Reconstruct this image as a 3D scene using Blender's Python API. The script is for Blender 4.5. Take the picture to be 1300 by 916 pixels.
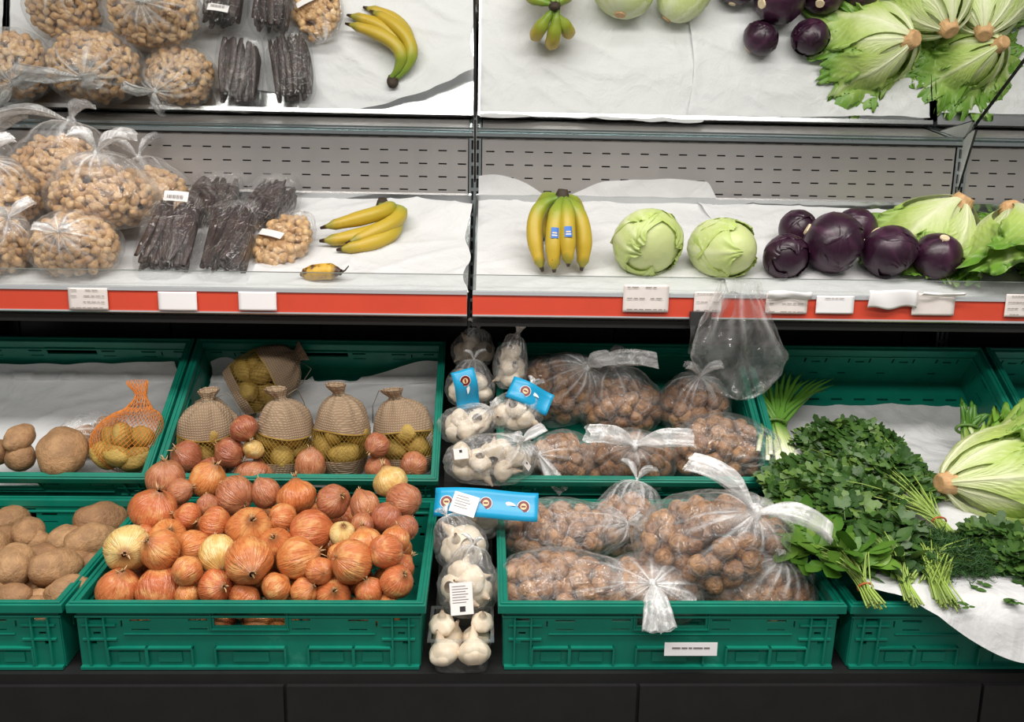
import bpy, bmesh, math, random
from mathutils import Vector, Matrix, Quaternion, noise

# ------------------------------------------------------------------ scene, camera, light
for o in list(bpy.data.objects):
    bpy.data.objects.remove(o)
SC = bpy.context.scene
COL = SC.collection
PI = math.pi
R = math.radians
H0 = 1.45                                   # eye height of the photographer

def srgb(r, g, b, a=1.0):
    f = lambda c: (c / 255 / 12.92) if c / 255 <= 0.04045 else ((c / 255 + 0.055) / 1.055) ** 2.4
    return (f(r), f(g), f(b), a)

CAM_F, CAM_P, CAM_YAW, CAM_ROLL = 1085.42, 0.1859, 0.0321, -0.0178
CAM_LOC = Vector((0.0305, -2.2354, H0))
_fw = Vector((math.sin(CAM_YAW) * math.cos(CAM_P), math.cos(CAM_YAW) * math.cos(CAM_P), -math.sin(CAM_P)))
_rt = Vector((math.cos(CAM_YAW), -math.sin(CAM_YAW), 0))
_dn = _fw.cross(_rt)
_c, _s = math.cos(CAM_ROLL), math.sin(CAM_ROLL)
_rt, _dn = _rt * _c + _dn * _s, _dn * _c - _rt * _s
cam_d = bpy.data.cameras.new('camera')
cam_d.sensor_width = 36
cam_d.lens = CAM_F * 36 / 1300
cam_d.shift_y = -45 / 1300
cam_d.clip_start = 0.05
cam = bpy.data.objects.new('camera', cam_d)
COL.objects.link(cam)
m3 = Matrix((_rt, -_dn, -_fw)).transposed()
cam.matrix_world = Matrix.Translation(CAM_LOC) @ m3.to_4x4()
SC.camera = cam

world = bpy.data.worlds.new('store_interior')
SC.world = world
world.use_nodes = True
bg = world.node_tree.nodes['Background']
bg.inputs[0].default_value = (1.0, 0.97, 0.93, 1)
bg.inputs[1].default_value = 0.16

def ceiling_lamp(x, y, z, sx, sy, w, col=(1, 0.955, 0.90)):
    d = bpy.data.lights.new('ceiling_lamp', 'AREA')
    d.shape = 'RECTANGLE'
    d.size, d.size_y, d.energy, d.color = sx, sy, w, col
    o = bpy.data.objects.new('ceiling_lamp', d)
    COL.objects.link(o)
    o.location = (x, y, z)
    return o

ceiling_lamp(0.0, -1.55, 3.0, 3.6, 0.35, 62)
ceiling_lamp(0.0, -3.0, 3.0, 3.6, 0.35, 62)

SC.view_settings.view_transform = 'Standard'
SC.view_settings.look = 'None'
SC.view_settings.gamma = 1
SC.view_settings.use_curve_mapping = False
SC.view_settings.exposure = 0.42
SC.cycles.transparent_max_bounces = 24

# ------------------------------------------------------------------ placing helpers
SHELF_S, SHELF_B = 0.42, H0 - 0.10          # produce shelf: z = SHELF_B + SHELF_S * y
SHELF_A = math.atan(SHELF_S)
CB_A, CF_A = 0.6168, 0.0696                 # tilt of the back and of the front row of crates
CR_W, CR_D, CR_H = 0.594, 0.40, 0.125
CB_P = Vector((0, -0.2113, H0 - 0.4205))    # back rim line of the back row
CF_P = Vector((0, -0.5149, H0 - 0.6987))
def nrm(a): return Vector((0, -math.sin(a), math.cos(a)))
SURF = {
    'shelf': (Vector((0, 0, SHELF_B)), nrm(SHELF_A)),
    'back': (CB_P - nrm(CB_A) * (CR_H - 0.012), nrm(CB_A)),
    'front': (CF_P - nrm(CF_A) * (CR_H - 0.012), nrm(CF_A)),
    'onion': (Vector((0, -0.89, H0 - 0.715)), nrm(math.atan2(0.125, 0.36))),
    'herb_a': (Vector((0, -0.26, H0 - 0.55)), nrm(math.atan2(0.095, 0.28))),
    'herb_b': (Vector((0, -0.54, H0 - 0.645)), nrm(math.atan2(0.07, 0.38))),
}
def ray(px, py): return _fw + _rt * ((px - 650) / CAM_F) + _dn * ((py - 413) / CAM_F)
def hit(px, py, surf, lift=0.0):
    p, n = SURF[surf]
    p = p + n * lift
    v = ray(px, py)
    return CAM_LOC + v * ((p - CAM_LOC).dot(n) / v.dot(n))
def hity(px, py, y):
    v = ray(px, py)
    return CAM_LOC + v * ((y - CAM_LOC.y) / v.y)
def rad(px, loc):                            # size in metres of px image pixels at loc
    return px * (loc - CAM_LOC).dot(_fw) / CAM_F

# ------------------------------------------------------------------ objects and meshes
def tag(o, label=None, cat=None, group=None, kind=None):
    if label: o['label'] = label
    if cat: o['category'] = cat
    if group: o['group'] = group
    if kind: o['kind'] = kind
    return o

def thing(name, label, cat, loc=(0, 0, 0), rot=(0, 0, 0), group=None, kind=None):
    o = bpy.data.objects.new(name, None)
    o.empty_display_size = 0.02
    COL.objects.link(o)
    o.location = loc
    o.rotation_euler = rot
    return tag(o, label, cat, group, kind)

class MB:
    def __init__(s):
        s.v, s.f, s.a = [], [], {}
    def box(s, x0, x1, y0, y1, z0, z1):
        b = len(s.v)
        s.v += [(x, y, z) for z in (z0, z1) for y in (y0, y1) for x in (x0, x1)]
        s.f += [tuple(b + i for i in q) for q in ((0, 2, 3, 1), (4, 5, 7, 6), (0, 1, 5, 4), (2, 6, 7, 3), (0, 4, 6, 2), (1, 3, 7, 5))]
        return s
    def grid(s, nu, nv, fn, attrs=None, wrap=False):
        b = len(s.v)
        mu = nu if wrap else nu + 1
        for j in range(nv + 1):
            for i in range(mu):
                r = fn(i / nu, j / nv)
                if attrs:
                    s.v.append(tuple(r[0]))
                    for k, val in zip(attrs, r[1:]):
                        s.a.setdefault(k, []).append(val)
                else:
                    s.v.append(tuple(r))
        for j in range(nv):
            for i in range(nu):
                i2 = (i + 1) % mu
                s.f.append((b + j * mu + i, b + j * mu + i2, b + (j + 1) * mu + i2, b + (j + 1) * mu + i))
        return s
    def tube(s, pts, rad, n=6, cap=True, flat=1.0):
        b = len(s.v)
        pts = [Vector(p) for p in pts]
        m = len(pts)
        up = Vector((0.13, 0.21, 1)).normalized()
        for i, p in enumerate(pts):
            t = (pts[min(i + 1, m - 1)] - pts[max(i - 1, 0)]).normalized()
            x = t.cross(up)
            if x.length < 1e-3: x = t.cross(Vector((1, 0, 0)))
            x.normalize()
            y = x.cross(t)
            up = y
            r = rad[i] if isinstance(rad, (list, tuple)) else rad
            for k in range(n):
                a = 2 * PI * k / n
                s.v.append(tuple(p + x * (r * math.cos(a)) + y * (r * flat * math.sin(a))))
        for i in range(m - 1):
            for k in range(n):
                k2 = (k + 1) % n
                s.f.append((b + i * n + k, b + i * n + k2, b + (i + 1) * n + k2, b + (i + 1) * n + k))
        if cap and n > 2:
            s.f.append(tuple(b + k for k in reversed(range(n))))
            s.f.append(tuple(b + (m - 1) * n + k for k in range(n)))
        return s
    def poly(s, pts):
        b = len(s.v)
        s.v += [tuple(p) for p in pts]
        s.f.append(tuple(range(b, b + len(pts))))
        return s
    def panel(s, w, h, t, holes, M=None):
        """flat sheet 0..w, 0..h, thickness t (towards +z) with real rectangular holes"""
        xs = sorted({0, w} | {round(q, 5) for a in holes for q in (a[0], a[1]) if 0 < q < w})
        ys = sorted({0, h} | {round(q, 5) for a in holes for q in (a[2], a[3]) if 0 < q < h})
        nx, ny = len(xs), len(ys)
        b = len(s.v)
        for z in (0, t):
            for y in ys:
                for x in xs:
                    p = Vector((x, y, z))
                    s.v.append(tuple(M @ p) if M else tuple(p))
        def idx(i, j, k): return b + k * nx * ny + j * nx + i
        def hole(i, j):
            if i < 0 or j < 0 or i >= nx - 1 or j >= ny - 1: return True
            cx, cy = (xs[i] + xs[i + 1]) / 2, (ys[j] + ys[j + 1]) / 2
            return any(a[0] < cx < a[1] and a[2] < cy < a[3] for a in holes)
        H = [[hole(i, j) for j in range(ny - 1)] for i in range(nx - 1)]
        def hh(i, j): return True if (i < 0 or j < 0 or i >= nx - 1 or j >= ny - 1) else H[i][j]
        for i in range(nx - 1):
            for j in range(ny - 1):
                if H[i][j]: continue
                s.f.append((idx(i, j, 1), idx(i + 1, j, 1), idx(i + 1, j + 1, 1), idx(i, j + 1, 1)))
                s.f.append((idx(i, j, 0), idx(i, j + 1, 0), idx(i + 1, j + 1, 0), idx(i + 1, j, 0)))
                if hh(i - 1, j): s.f.append((idx(i, j, 0), idx(i, j, 1), idx(i, j + 1, 1), idx(i, j + 1, 0)))
                if hh(i + 1, j): s.f.append((idx(i + 1, j, 0), idx(i + 1, j + 1, 0), idx(i + 1, j + 1, 1), idx(i + 1, j, 1)))
                if hh(i, j - 1): s.f.append((idx(i, j, 0), idx(i + 1, j, 0), idx(i + 1, j, 1), idx(i, j, 1)))
                if hh(i, j + 1): s.f.append((idx(i, j + 1, 0), idx(i, j + 1, 1), idx(i + 1, j + 1, 1), idx(i + 1, j + 1, 0)))
        return s
    def mesh(s, name, mat, smooth=True):
        me = bpy.data.meshes.new(name)
        me.from_pydata(s.v, [], s.f)
        for k, vals in s.a.items():
            if len(vals) == len(s.v):
                at = me.attributes.new(k, 'FLOAT', 'POINT')
                at.data.foreach_set('value', vals)
        if mat: me.materials.append(mat)
        if smooth: me.polygons.foreach_set('use_smooth', [True] * len(me.polygons))
        me.update()
        return me
    def build(s, name, mat, parent=None, smooth=True, loc=None, rot=None):
        return place(s.mesh(name, mat, smooth), name, parent, loc, rot)

def place(me, name, parent=None, loc=None, rot=None, scale=None):
    o = bpy.data.objects.new(name, me)
    COL.objects.link(o)
    if parent: o.parent = parent
    if loc is not None: o.location = loc
    if rot is not None:
        if isinstance(rot, Quaternion):
            o.rotation_mode = 'QUATERNION'
            o.rotation_quaternion = rot
        else: o.rotation_euler = rot
    if scale is not None: o.scale = (scale,) * 3 if isinstance(scale, (int, float)) else scale
    return o

def bev(o, w=0.002, seg=2):
    m = o.modifiers.new('bevel', 'BEVEL')
    m.width, m.segments, m.limit_method = w, seg, 'ANGLE'
    return o

def nz(x, y, z, sc=1.0): return noise.noise(Vector((x * sc, y * sc, z * sc)))
def sst(a, b, x):
    t = max(0.0, min(1.0, (x - a) / (b - a)))
    return t * t * (3 - 2 * t)
def rq(rnd): return Quaternion((rnd.gauss(0, 1), rnd.gauss(0, 1), rnd.gauss(0, 1), rnd.gauss(0, 1))).normalized()

# ------------------------------------------------------------------ materials
MATS = {}
class NT:
    def __init__(s, name):
        s.m = bpy.data.materials.new(name)
        s.m.use_nodes = True
        s.t = s.m.node_tree
        s.t.nodes.clear()
        s.out = s.t.nodes.new('ShaderNodeOutputMaterial')
        MATS[name] = s.m
    def n(s, ty, props=None, **ins):
        nd = s.t.nodes.new('ShaderNode' + ty)
        for k, v in (props or {}).items(): setattr(nd, k, v)
        for k, v in ins.items():
            key = int(k[1:]) if k[0] == 'i' and k[1:].isdigit() else k.replace('_', ' ')
            s.set(nd.inputs[key], v)
        return nd
    def set(s, inp, v):
        if isinstance(v, bpy.types.NodeSocket): s.t.links.new(v, inp)
        elif isinstance(v, bpy.types.Node): s.t.links.new(v.outputs[0], inp)
        else: inp.default_value = v
    def ramp(s, fac, stops):
        nd = s.t.nodes.new('ShaderNodeValToRGB')
        el = nd.color_ramp.elements
        while len(el) < len(stops): el.new(0.5)
        for e, (p, c) in zip(el, stops):
            e.position = p
            e.color = c if isinstance(c, tuple) else (c, c, c, 1)
        s.set(nd.inputs[0], fac)
        return nd.outputs[0]
    def noise(s, scale, detail=3, rough=0.55, vec=None, dist=0.0):
        nd = s.n('TexNoise', Scale=scale, Detail=detail, Roughness=rough, Distortion=dist)
        if vec is None: vec = s.n('TexCoord').outputs['Object']
        s.set(nd.inputs['Vector'], vec)
        return nd.outputs['Fac']
    def mix(s, fac, a, b, blend='MIX'):
        nd = s.n('Mix', {'data_type': 'RGBA', 'blend_type': blend})
        s.set(nd.inputs[0], fac); s.set(nd.inputs[6], a); s.set(nd.inputs[7], b)
        return nd.outputs[2]
    def math(s, op, a, b=0.0, clamp=False):
        nd = s.n('Math', {'operation': op, 'use_clamp': clamp})
        s.set(nd.inputs[0], a); s.set(nd.inputs[1], b)
        return nd.outputs[0]
    def bump(s, h, strength=0.3, dist=0.01):
        return s.n('Bump', Strength=strength, Distance=dist, Height=h).outputs[0]
    def attr(s, name): return s.n('Attribute', {'attribute_name': name}).outputs['Fac']
    def rnd(s): return s.n('ObjectInfo').outputs['Random']
    def pbr(s, col, rough=0.5, metal=0.0, normal=None, **kw):
        nd = s.n('BsdfPrincipled')
        s.set(nd.inputs['Base Color'], col); s.set(nd.inputs['Roughness'], rough); s.set(nd.inputs['Metallic'], metal)
        if normal is not None: s.set(nd.inputs['Normal'], normal)
        for k, v in kw.items(): s.set(nd.inputs[k.replace('_', ' ')], v)
        s.t.links.new(nd.outputs[0], s.out.inputs[0])
        return s.m
    def surf(s, sh):
        s.t.links.new(sh, s.out.inputs[0])
        return s.m

def simple(name, col, rough=0.5, metal=0.0, nscale=None, namp=0.15, bumpd=0.0, **kw):
    t = NT(name)
    c, nrml = col, None
    if nscale:
        f = t.noise(nscale, 4)
        dark = tuple(x * (1 - namp * 1.6) for x in col[:3]) + (1,)
        lite = tuple(min(1, x * (1 + namp)) for x in col[:3]) + (1,)
        c = t.ramp(f, [(0.3, dark), (0.7, lite)])
        if bumpd: nrml = t.bump(f, 0.6, bumpd)
    return t.pbr(c, rough, metal, nrml, **kw)

def make_materials():
    simple('floor_grey', srgb(92, 90, 86), 0.35, nscale=4)
    simple('plinth_black', srgb(22, 22, 23), 0.55, nscale=20)
    simple('wall_grout', srgb(14, 13, 13), 0.9)
    simple('tile_black', srgb(40, 37, 36), 0.32, nscale=9, namp=0.2)
    # brushed steel of the back panel
    t = NT('steel_panel')
    co = t.n('TexCoord').outputs['Object']
    mp = t.n('Mapping', Vector=co); mp.inputs['Scale'].default_value = (40, 1, 1.2)
    f = t.noise(1.6, 3, vec=co)
    g = t.noise(6, 3, vec=mp.outputs[0])
    t.pbr(t.ramp(f, [(0.3, srgb(176, 172, 170)), (0.7, srgb(204, 200, 198))]), t.ramp(g, [(0.2, 0.30), (0.8, 0.42)]), 0.6)
    simple('tray_steel', srgb(205, 207, 208), 0.26, 0.9, nscale=5, namp=0.05)
    simple('grey_lacquer', srgb(222, 224, 224), 0.4, 0.0, nscale=12, namp=0.04)
    simple('mirror', (0.86, 0.88, 0.87, 1), 0.012, 1.0)
    simple('chrome_edge', srgb(205, 215, 216), 0.18, 0.95)
    simple('black_edge', srgb(18, 18, 18), 0.5)
    simple('rail_red', srgb(210, 76, 54), 0.38, nscale=7, namp=0.05)
    simple('rail_grey', srgb(196, 200, 204), 0.35, 0.3)
    simple('tag_paper', srgb(226, 218, 214), 0.6, nscale=30, namp=0.03)
    simple('tag_white', srgb(240, 238, 240), 0.6)
    simple('tag_print', srgb(120, 112, 110), 0.7)
    simple('print_black', srgb(40, 38, 40), 0.7)
    simple('underside', srgb(60, 60, 60), 0.5, 0.4)
    # green crate plastic
    t = NT('crate_green')
    co = t.n('TexCoord').outputs['Object']
    f = t.noise(7, 4, vec=co); g = t.noise(60, 3, vec=co)
    scuff = t.ramp(t.noise(14, 6, 0.7, vec=co), [(0.62, 0.0), (0.72, 1.0)])
    c = t.ramp(f, [(0.25, srgb(2, 102, 86)), (0.75, srgb(8, 126, 104))])
    c = t.mix(t.math('MULTIPLY', scuff, 0.30), c, srgb(70, 150, 130))
    t.pbr(c, t.ramp(g, [(0.3, 0.34), (0.7, 0.5)]), 0, t.bump(g, 0.08, 0.002))
    # tissue paper
    t = NT('tissue_paper')
    co = t.n('TexCoord').outputs['Object']
    f = t.noise(16, 5, 0.6, vec=co, dist=0.6)
    f2 = t.math('ABSOLUTE', t.math('SUBTRACT', t.noise(6.5, 3, 0.5, vec=co, dist=1.2), 0.5))
    h = t.math('ADD', t.math('MULTIPLY', f, 0.5), t.math('MULTIPLY', f2, -1.1))
    b = t.bump(h, 0.6, 0.016)
    p = t.n('BsdfPrincipled', Base_Color=srgb(232, 233, 234), Roughness=0.62, Normal=b)
    tr = t.n('BsdfTranslucent', Color=srgb(225, 226, 228), Normal=b)
    t.surf(t.n('MixShader', i0=0.22, i1=p.outputs[0], i2=tr.outputs[0]).outputs[0])
    # clear films
    def film(name, white, gl, rough, streak=18, tint=(0.97, 0.97, 0.97, 1), bs=0.5):
        t = NT(name)
        co = t.n('TexCoord').outputs['Object']
        n1 = t.n('TexNoise', Scale=streak, Detail=4.0, Roughness=0.6, Distortion=1.2, Vector=co).outputs['Fac']
        n2 = t.n('TexNoise', Scale=streak * 3.0, Detail=2.0, Distortion=0.8, Vector=co).outputs['Fac']
        ridge = t.math('ABSOLUTE', t.math('SUBTRACT', n1, 0.5))
        h = t.math('ADD', t.math('MULTIPLY', ridge, 2.0), t.math('MULTIPLY', n2, 0.35))
        b = t.bump(h, bs, 0.016)
        tp = t.n('BsdfTransparent', Color=tint)
        gs = t.n('BsdfGlossy', Color=(1, 1, 1, 1), Roughness=rough, Normal=b)
        df = t.n('BsdfDiffuse', Color=(0.88, 0.88, 0.88, 1), Normal=b)
        fr = t.n('LayerWeight', Blend=0.25, Normal=b).outputs['Facing']
        gf = t.math('ADD', t.math('MULTIPLY', t.math('POWER', fr, 2.0), 0.5), gl, True)
        wst = t.ramp(ridge, [(0.0, white * 2.6), (0.04, white * 1.3), (0.16, white * 0.6)])
        wst = t.math('ADD', wst, t.math('MULTIPLY', t.attr('pleat'), 0.45), True)
        m1 = t.n('MixShader', i0=wst, i1=tp.outputs[0], i2=df.outputs[0])
        t.surf(t.n('MixShader', i0=gf, i1=m1.outputs[0], i2=gs.outputs[0]).outputs[0])
    film('film_clear', 0.07, 0.035, 0.10)
    film('film_crisp', 0.010, 0.065, 0.04, streak=13, bs=1.0)
    film('film_knot', 0.30, 0.05, 0.22, streak=11, bs=0.22)
    film('film_net', 0.10, 0.03, 0.18, streak=22)
    film('film_bag', 0.022, 0.035, 0.07, streak=7, bs=0.35)
    film('acrylic', 0.03, 0.03, 0.03, streak=1.5, tint=(0.93, 0.945, 0.94, 1), bs=0.02)
    simple('acrylic_edge', srgb(128, 136, 132), 0.2)
    # peanuts, walnuts
    t = NT('peanut_shell')
    co = t.n('TexCoord').outputs['Object']
    f = t.noise(130, 3, vec=co)
    c = t.mix(t.rnd(), srgb(190, 148, 98), srgb(222, 188, 140))
    c = t.mix(t.ramp(f, [(0.35, 0.55), (0.6, 0.0)]), c, srgb(150, 108, 64))
    t.pbr(c, 0.7, 0, t.bump(f, 0.5, 0.004))
    t = NT('walnut_shell')
    co = t.n('TexCoord').outputs['Object']
    f = t.noise(75, 4, 0.6, vec=co, dist=0.8)
    c = t.mix(t.rnd(), srgb(150, 104, 66), srgb(196, 150, 104))
    c = t.mix(t.ramp(f, [(0.38, 0.7), (0.56, 0.0)]), c, srgb(96, 60, 36))
    t.pbr(c, 0.6, 0, t.bump(f, 0.8, 0.006))
    # carob pods
    t = NT('carob_pod')
    f = t.noise(55, 4)
    t.pbr(t.ramp(f, [(0.3, srgb(24, 13, 11)), (0.7, srgb(58, 34, 27))]), 0.42, 0, t.bump(f, 0.6, 0.004))
    # bananas (attr t: 0 stem, 1 tip; green = how green)
    t = NT('banana_skin')
    a = t.attr('t'); f = t.noise(30, 4); sp = t.noise(170, 2)
    body = t.ramp(t.math('ADD', a, t.math('MULTIPLY', t.math('SUBTRACT', f, 0.5), 0.22)),
                  [(0.05, srgb(104, 134, 40)), (0.30, srgb(140, 152, 46)), (0.50, srgb(182, 160, 46)), (0.88, srgb(188, 158, 46)), (0.955, srgb(140, 134, 48))])
    body = t.mix(t.ramp(sp, [(0.70, 0.0), (0.76, 0.8)]), body, srgb(110, 72, 26))
    ends = t.ramp(a, [(0.012, 1.0), (0.03, 0.0), (0.965, 0.0), (0.975, 1.0)])
    t.pbr(t.mix(ends, body, srgb(52, 36, 26)), 0.45, 0, t.bump(f, 0.15, 0.004))
    t = NT('banana_overripe')
    f = t.noise(38, 5, 0.65)
    c = t.ramp(f, [(0.40, srgb(70, 42, 22)), (0.50, srgb(200, 154, 44)), (0.75, srgb(220, 178, 60))])
    t.pbr(t.mix(t.ramp(t.attr('t'), [(0.14, 1.0), (0.3, 0.0), (0.9, 0.0), (1.0, 1.0)]), c, srgb(64, 40, 26)), 0.5)
    simple('banana_crown', srgb(58, 46, 32), 0.7, nscale=60)
    # brassicas and lettuce (attr vein, t)
    t = NT('red_cabbage_leaf')
    f = t.noise(14, 4)
    c = t.ramp(f, [(0.3, srgb(32, 11, 28)), (0.7, srgb(54, 20, 44))])
    c = t.mix(t.math('MULTIPLY', t.attr('vein'), 0.55, True), c, srgb(86, 46, 74))
    t.pbr(c, 0.36, 0, t.bump(t.noise(60, 3), 0.12, 0.004), Coat_Weight=0.12, Coat_Roughness=0.3)
    def leafmat(name, pale, mid, dark, rough=0.42, sub=0.18):
        t = NT(name)
        a = t.attr('t'); f = t.noise(22, 4)
        k = t.math('ADD', a, t.math('MULTIPLY', t.math('SUBTRACT', f, 0.5), 0.30))
        c = t.ramp(k, [(0.06, pale), (0.45, mid), (0.95, dark)])
        c = t.mix(t.math('MULTIPLY', t.attr('vein'), 0.75, True), c, pale)
        b = t.bump(t.noise(55, 4), 0.28, 0.005)
        p = t.n('BsdfPrincipled', Base_Color=c, Roughness=rough, Normal=b)
        tr = t.n('BsdfTranslucent', Color=c, Normal=b)
        t.surf(t.n('MixShader', i0=sub, i1=p.outputs[0], i2=tr.outputs[0]).outputs[0])
    leafmat('lettuce_leaf', srgb(236, 240, 200), srgb(186, 208, 112), srgb(104, 152, 48))
    leafmat('iceberg_leaf', srgb(232, 238, 200), srgb(216, 226, 160), srgb(190, 210, 118), 0.38)
    leafmat('parsley_leaf', srgb(118, 148, 70), srgb(66, 102, 42), srgb(38, 74, 28), 0.45, 0.12)
    leafmat('greens_leaf', srgb(150, 180, 80), srgb(88, 132, 42), srgb(62, 108, 30), 0.45, 0.15)
    leafmat('dill_leaf', srgb(80, 116, 50), srgb(46, 86, 34), srgb(34, 70, 26), 0.6, 0.1)
    simple('herb_stem', srgb(150, 176, 84), 0.45, nscale=30, namp=0.2)
    simple('herb_stem_dark', srgb(92, 128, 54), 0.5, nscale=30, namp=0.2)
    simple('stem_cut', srgb(206, 164, 116), 0.6, nscale=90, namp=0.15)
    simple('cabbage_stump', srgb(226, 206, 170), 0.6, nscale=90, namp=0.1)
    simple('rubber_band', srgb(176, 84, 44), 0.5)
    t = NT('scallion_leaf')
    t.pbr(t.ramp(t.attr('t'), [(0.0, srgb(236, 240, 214)), (0.22, srgb(196, 214, 140)), (0.38, srgb(92, 138, 48)), (1.0, srgb(52, 100, 32))]), 0.4)
    # onions
    def onion(name, c0, c1, streakc, lightc):
        t = NT(name)
        co = t.n('TexCoord').outputs['Object']
        sx = t.n('SeparateXYZ', Vector=co)
        ang = t.math('ARCTAN2', sx.outputs[1], sx.outputs[0])
        rn = t.rnd()
        cv = t.n('CombineXYZ', X=t.math('MULTIPLY', t.math('SINE', ang), 3.0), Y=t.math('MULTIPLY', t.math('COSINE', ang), 3.0), Z=t.math('ADD', t.math('MULTIPLY', sx.outputs[2], 0.55), t.math('MULTIPLY', rn, 40)))
        f = t.noise(3.2, 3, 0.6, vec=cv.outputs[0])
        p = t.n('CombineXYZ', X=sx.outputs[0], Y=sx.outputs[1], Z=t.math('ADD', sx.outputs[2], t.math('MULTIPLY', rn, 7)))
        g = t.noise(1.5, 4, 0.55, vec=p.outputs[0])
        c = t.mix(rn, c0, c1)
        c = t.mix(t.ramp(f, [(0.34, 0.70), (0.50, 0.0)]), c, streakc)
        c = t.mix(t.ramp(g, [(0.50, 0.0), (0.68, 0.60)]), c, lightc)
        c = t.mix(t.ramp(g, [(0.30, 0.45), (0.42, 0.0)]), c, streakc)
        c = t.mix(t.attr('t'), c, srgb(150, 96, 56))
        t.pbr(c, 0.27, 0, t.bump(f, 0.35, 0.05), Coat_Weight=0.15, Coat_Roughness=0.2)
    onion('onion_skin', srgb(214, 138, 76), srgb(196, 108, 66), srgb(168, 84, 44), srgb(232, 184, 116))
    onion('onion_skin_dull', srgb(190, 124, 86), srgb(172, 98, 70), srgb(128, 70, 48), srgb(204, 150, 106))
    onion('onion_pale', srgb(222, 180, 104), srgb(226, 200, 134), srgb(204, 146, 76), srgb(236, 224, 170))
    simple('onion_dry', srgb(206, 168, 122), 0.7, nscale=80, namp=0.25)
    simple('onion_root', srgb(168, 136, 98), 0.8)
    # potatoes
    def potato(name, c0, c1, spot):
        t = NT(name)
        co = t.n('TexCoord').outputs['Object']
        f = t.noise(1.7, 5, 0.6, vec=co); g = t.noise(7, 4, 0.65, vec=co)
        c = t.mix(t.rnd(), c0, c1)
        c = t.mix(t.ramp(f, [(0.36, 0.5), (0.6, 0.0)]), c, spot)
        c = t.mix(t.ramp(g, [(0.60, 0.0), (0.70, 0.5)]), c, spot)
        t.pbr(c, 0.62, 0, t.bump(g, 0.3, 0.06))
    potato('potato_brown', srgb(186, 146, 104), srgb(158, 118, 82), srgb(108, 78, 54))
    potato('potato_yellow', srgb(198, 168, 86), srgb(178, 148, 74), srgb(134, 106, 52))
    # burlap, nets
    t = NT('burlap')
    co = t.n('TexCoord').outputs['Object']
    w1 = t.n('TexWave', {'bands_direction': 'Z'}, Scale=62.0, Distortion=2.5, Vector=co).outputs['Fac']
    w2 = t.n('TexWave', {'bands_direction': 'X'}, Scale=62.0, Distortion=2.5, Vector=co).outputs['Fac']
    h = t.math('MULTIPLY', w1, w2)
    c = t.mix(t.noise(20, 4), srgb(146, 122, 98), srgb(186, 162, 134))
    t.pbr(t.mix(t.ramp(h, [(0.0, 0.5), (0.5, 0.0)]), c, srgb(104, 84, 64)), 0.9, 0, t.bump(h, 0.5, 0.003))
    simple('net_yellow', srgb(172, 138, 52), 0.6)
    simple('net_orange', srgb(222, 132, 46), 0.55)
    simple('string_grey', srgb(120, 112, 96), 0.8)
    # garlic
    t = NT('garlic_skin')
    a = t.attr('t')
    f = t.noise(45, 4)
    c = t.ramp(f, [(0.3, srgb(212, 194, 168)), (0.7, srgb(238, 226, 206))])
    c = t.mix(t.math('MULTIPLY', a, 0.6), c, srgb(186, 156, 132))
    t.pbr(c, 0.55, 0, t.bump(f, 0.15, 0.003))
    simple('garlic_stem', srgb(206, 180, 138), 0.7, nscale=60)
    simple('label_blue', srgb(26, 158, 206), 0.35, nscale=8, namp=0.05)
    simple('emblem_red', srgb(110, 24, 28), 0.4)
    simple('emblem_cream', srgb(226, 196, 150), 0.5)
    simple('sticker_white', srgb(226, 222, 220), 0.5)
    simple('sticker_blue', srgb(24, 104, 190), 0.35)
    simple('sticker_green', srgb(60, 140, 70), 0.4)
    simple('tray_plastic_dark', srgb(30, 30, 32), 0.5)
make_materials()
M = MATS

# ------------------------------------------------------------------ the setting
BW = 1.265                                   # width of one bay of shelving
HINGE = H0 + 0.079                           # where the tilted mirror meets the back panel
MIR_T = R(51.2)
def struct(o): o['kind'] = 'structure'; return o

struct(MB().box(-4, 4, -6, 0.5, -0.05, 0.0).build('floor', M['floor_grey'], smooth=False))
wall = struct(MB().box(-4, 4, 0.06, 0.16, 0, 3.2).build('wall_back', M['wall_grout'], smooth=False))
tile_me = None
for k in range(-5, 7):
    for row in range(3):
        if tile_me is None:
            tile_me = MB().box(-0.1985, 0.1985, -0.010, 0.0, 0.0015, 0.2985).mesh('tile', M['tile_black'], False)
        t = place(tile_me, 'tile', wall, (-0.215 + 0.4 * k, 0.06, 0.42 + 0.3 * row))
        if k == -5 and row == 0: pass
        bev(t, 0.0015, 1)

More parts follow.
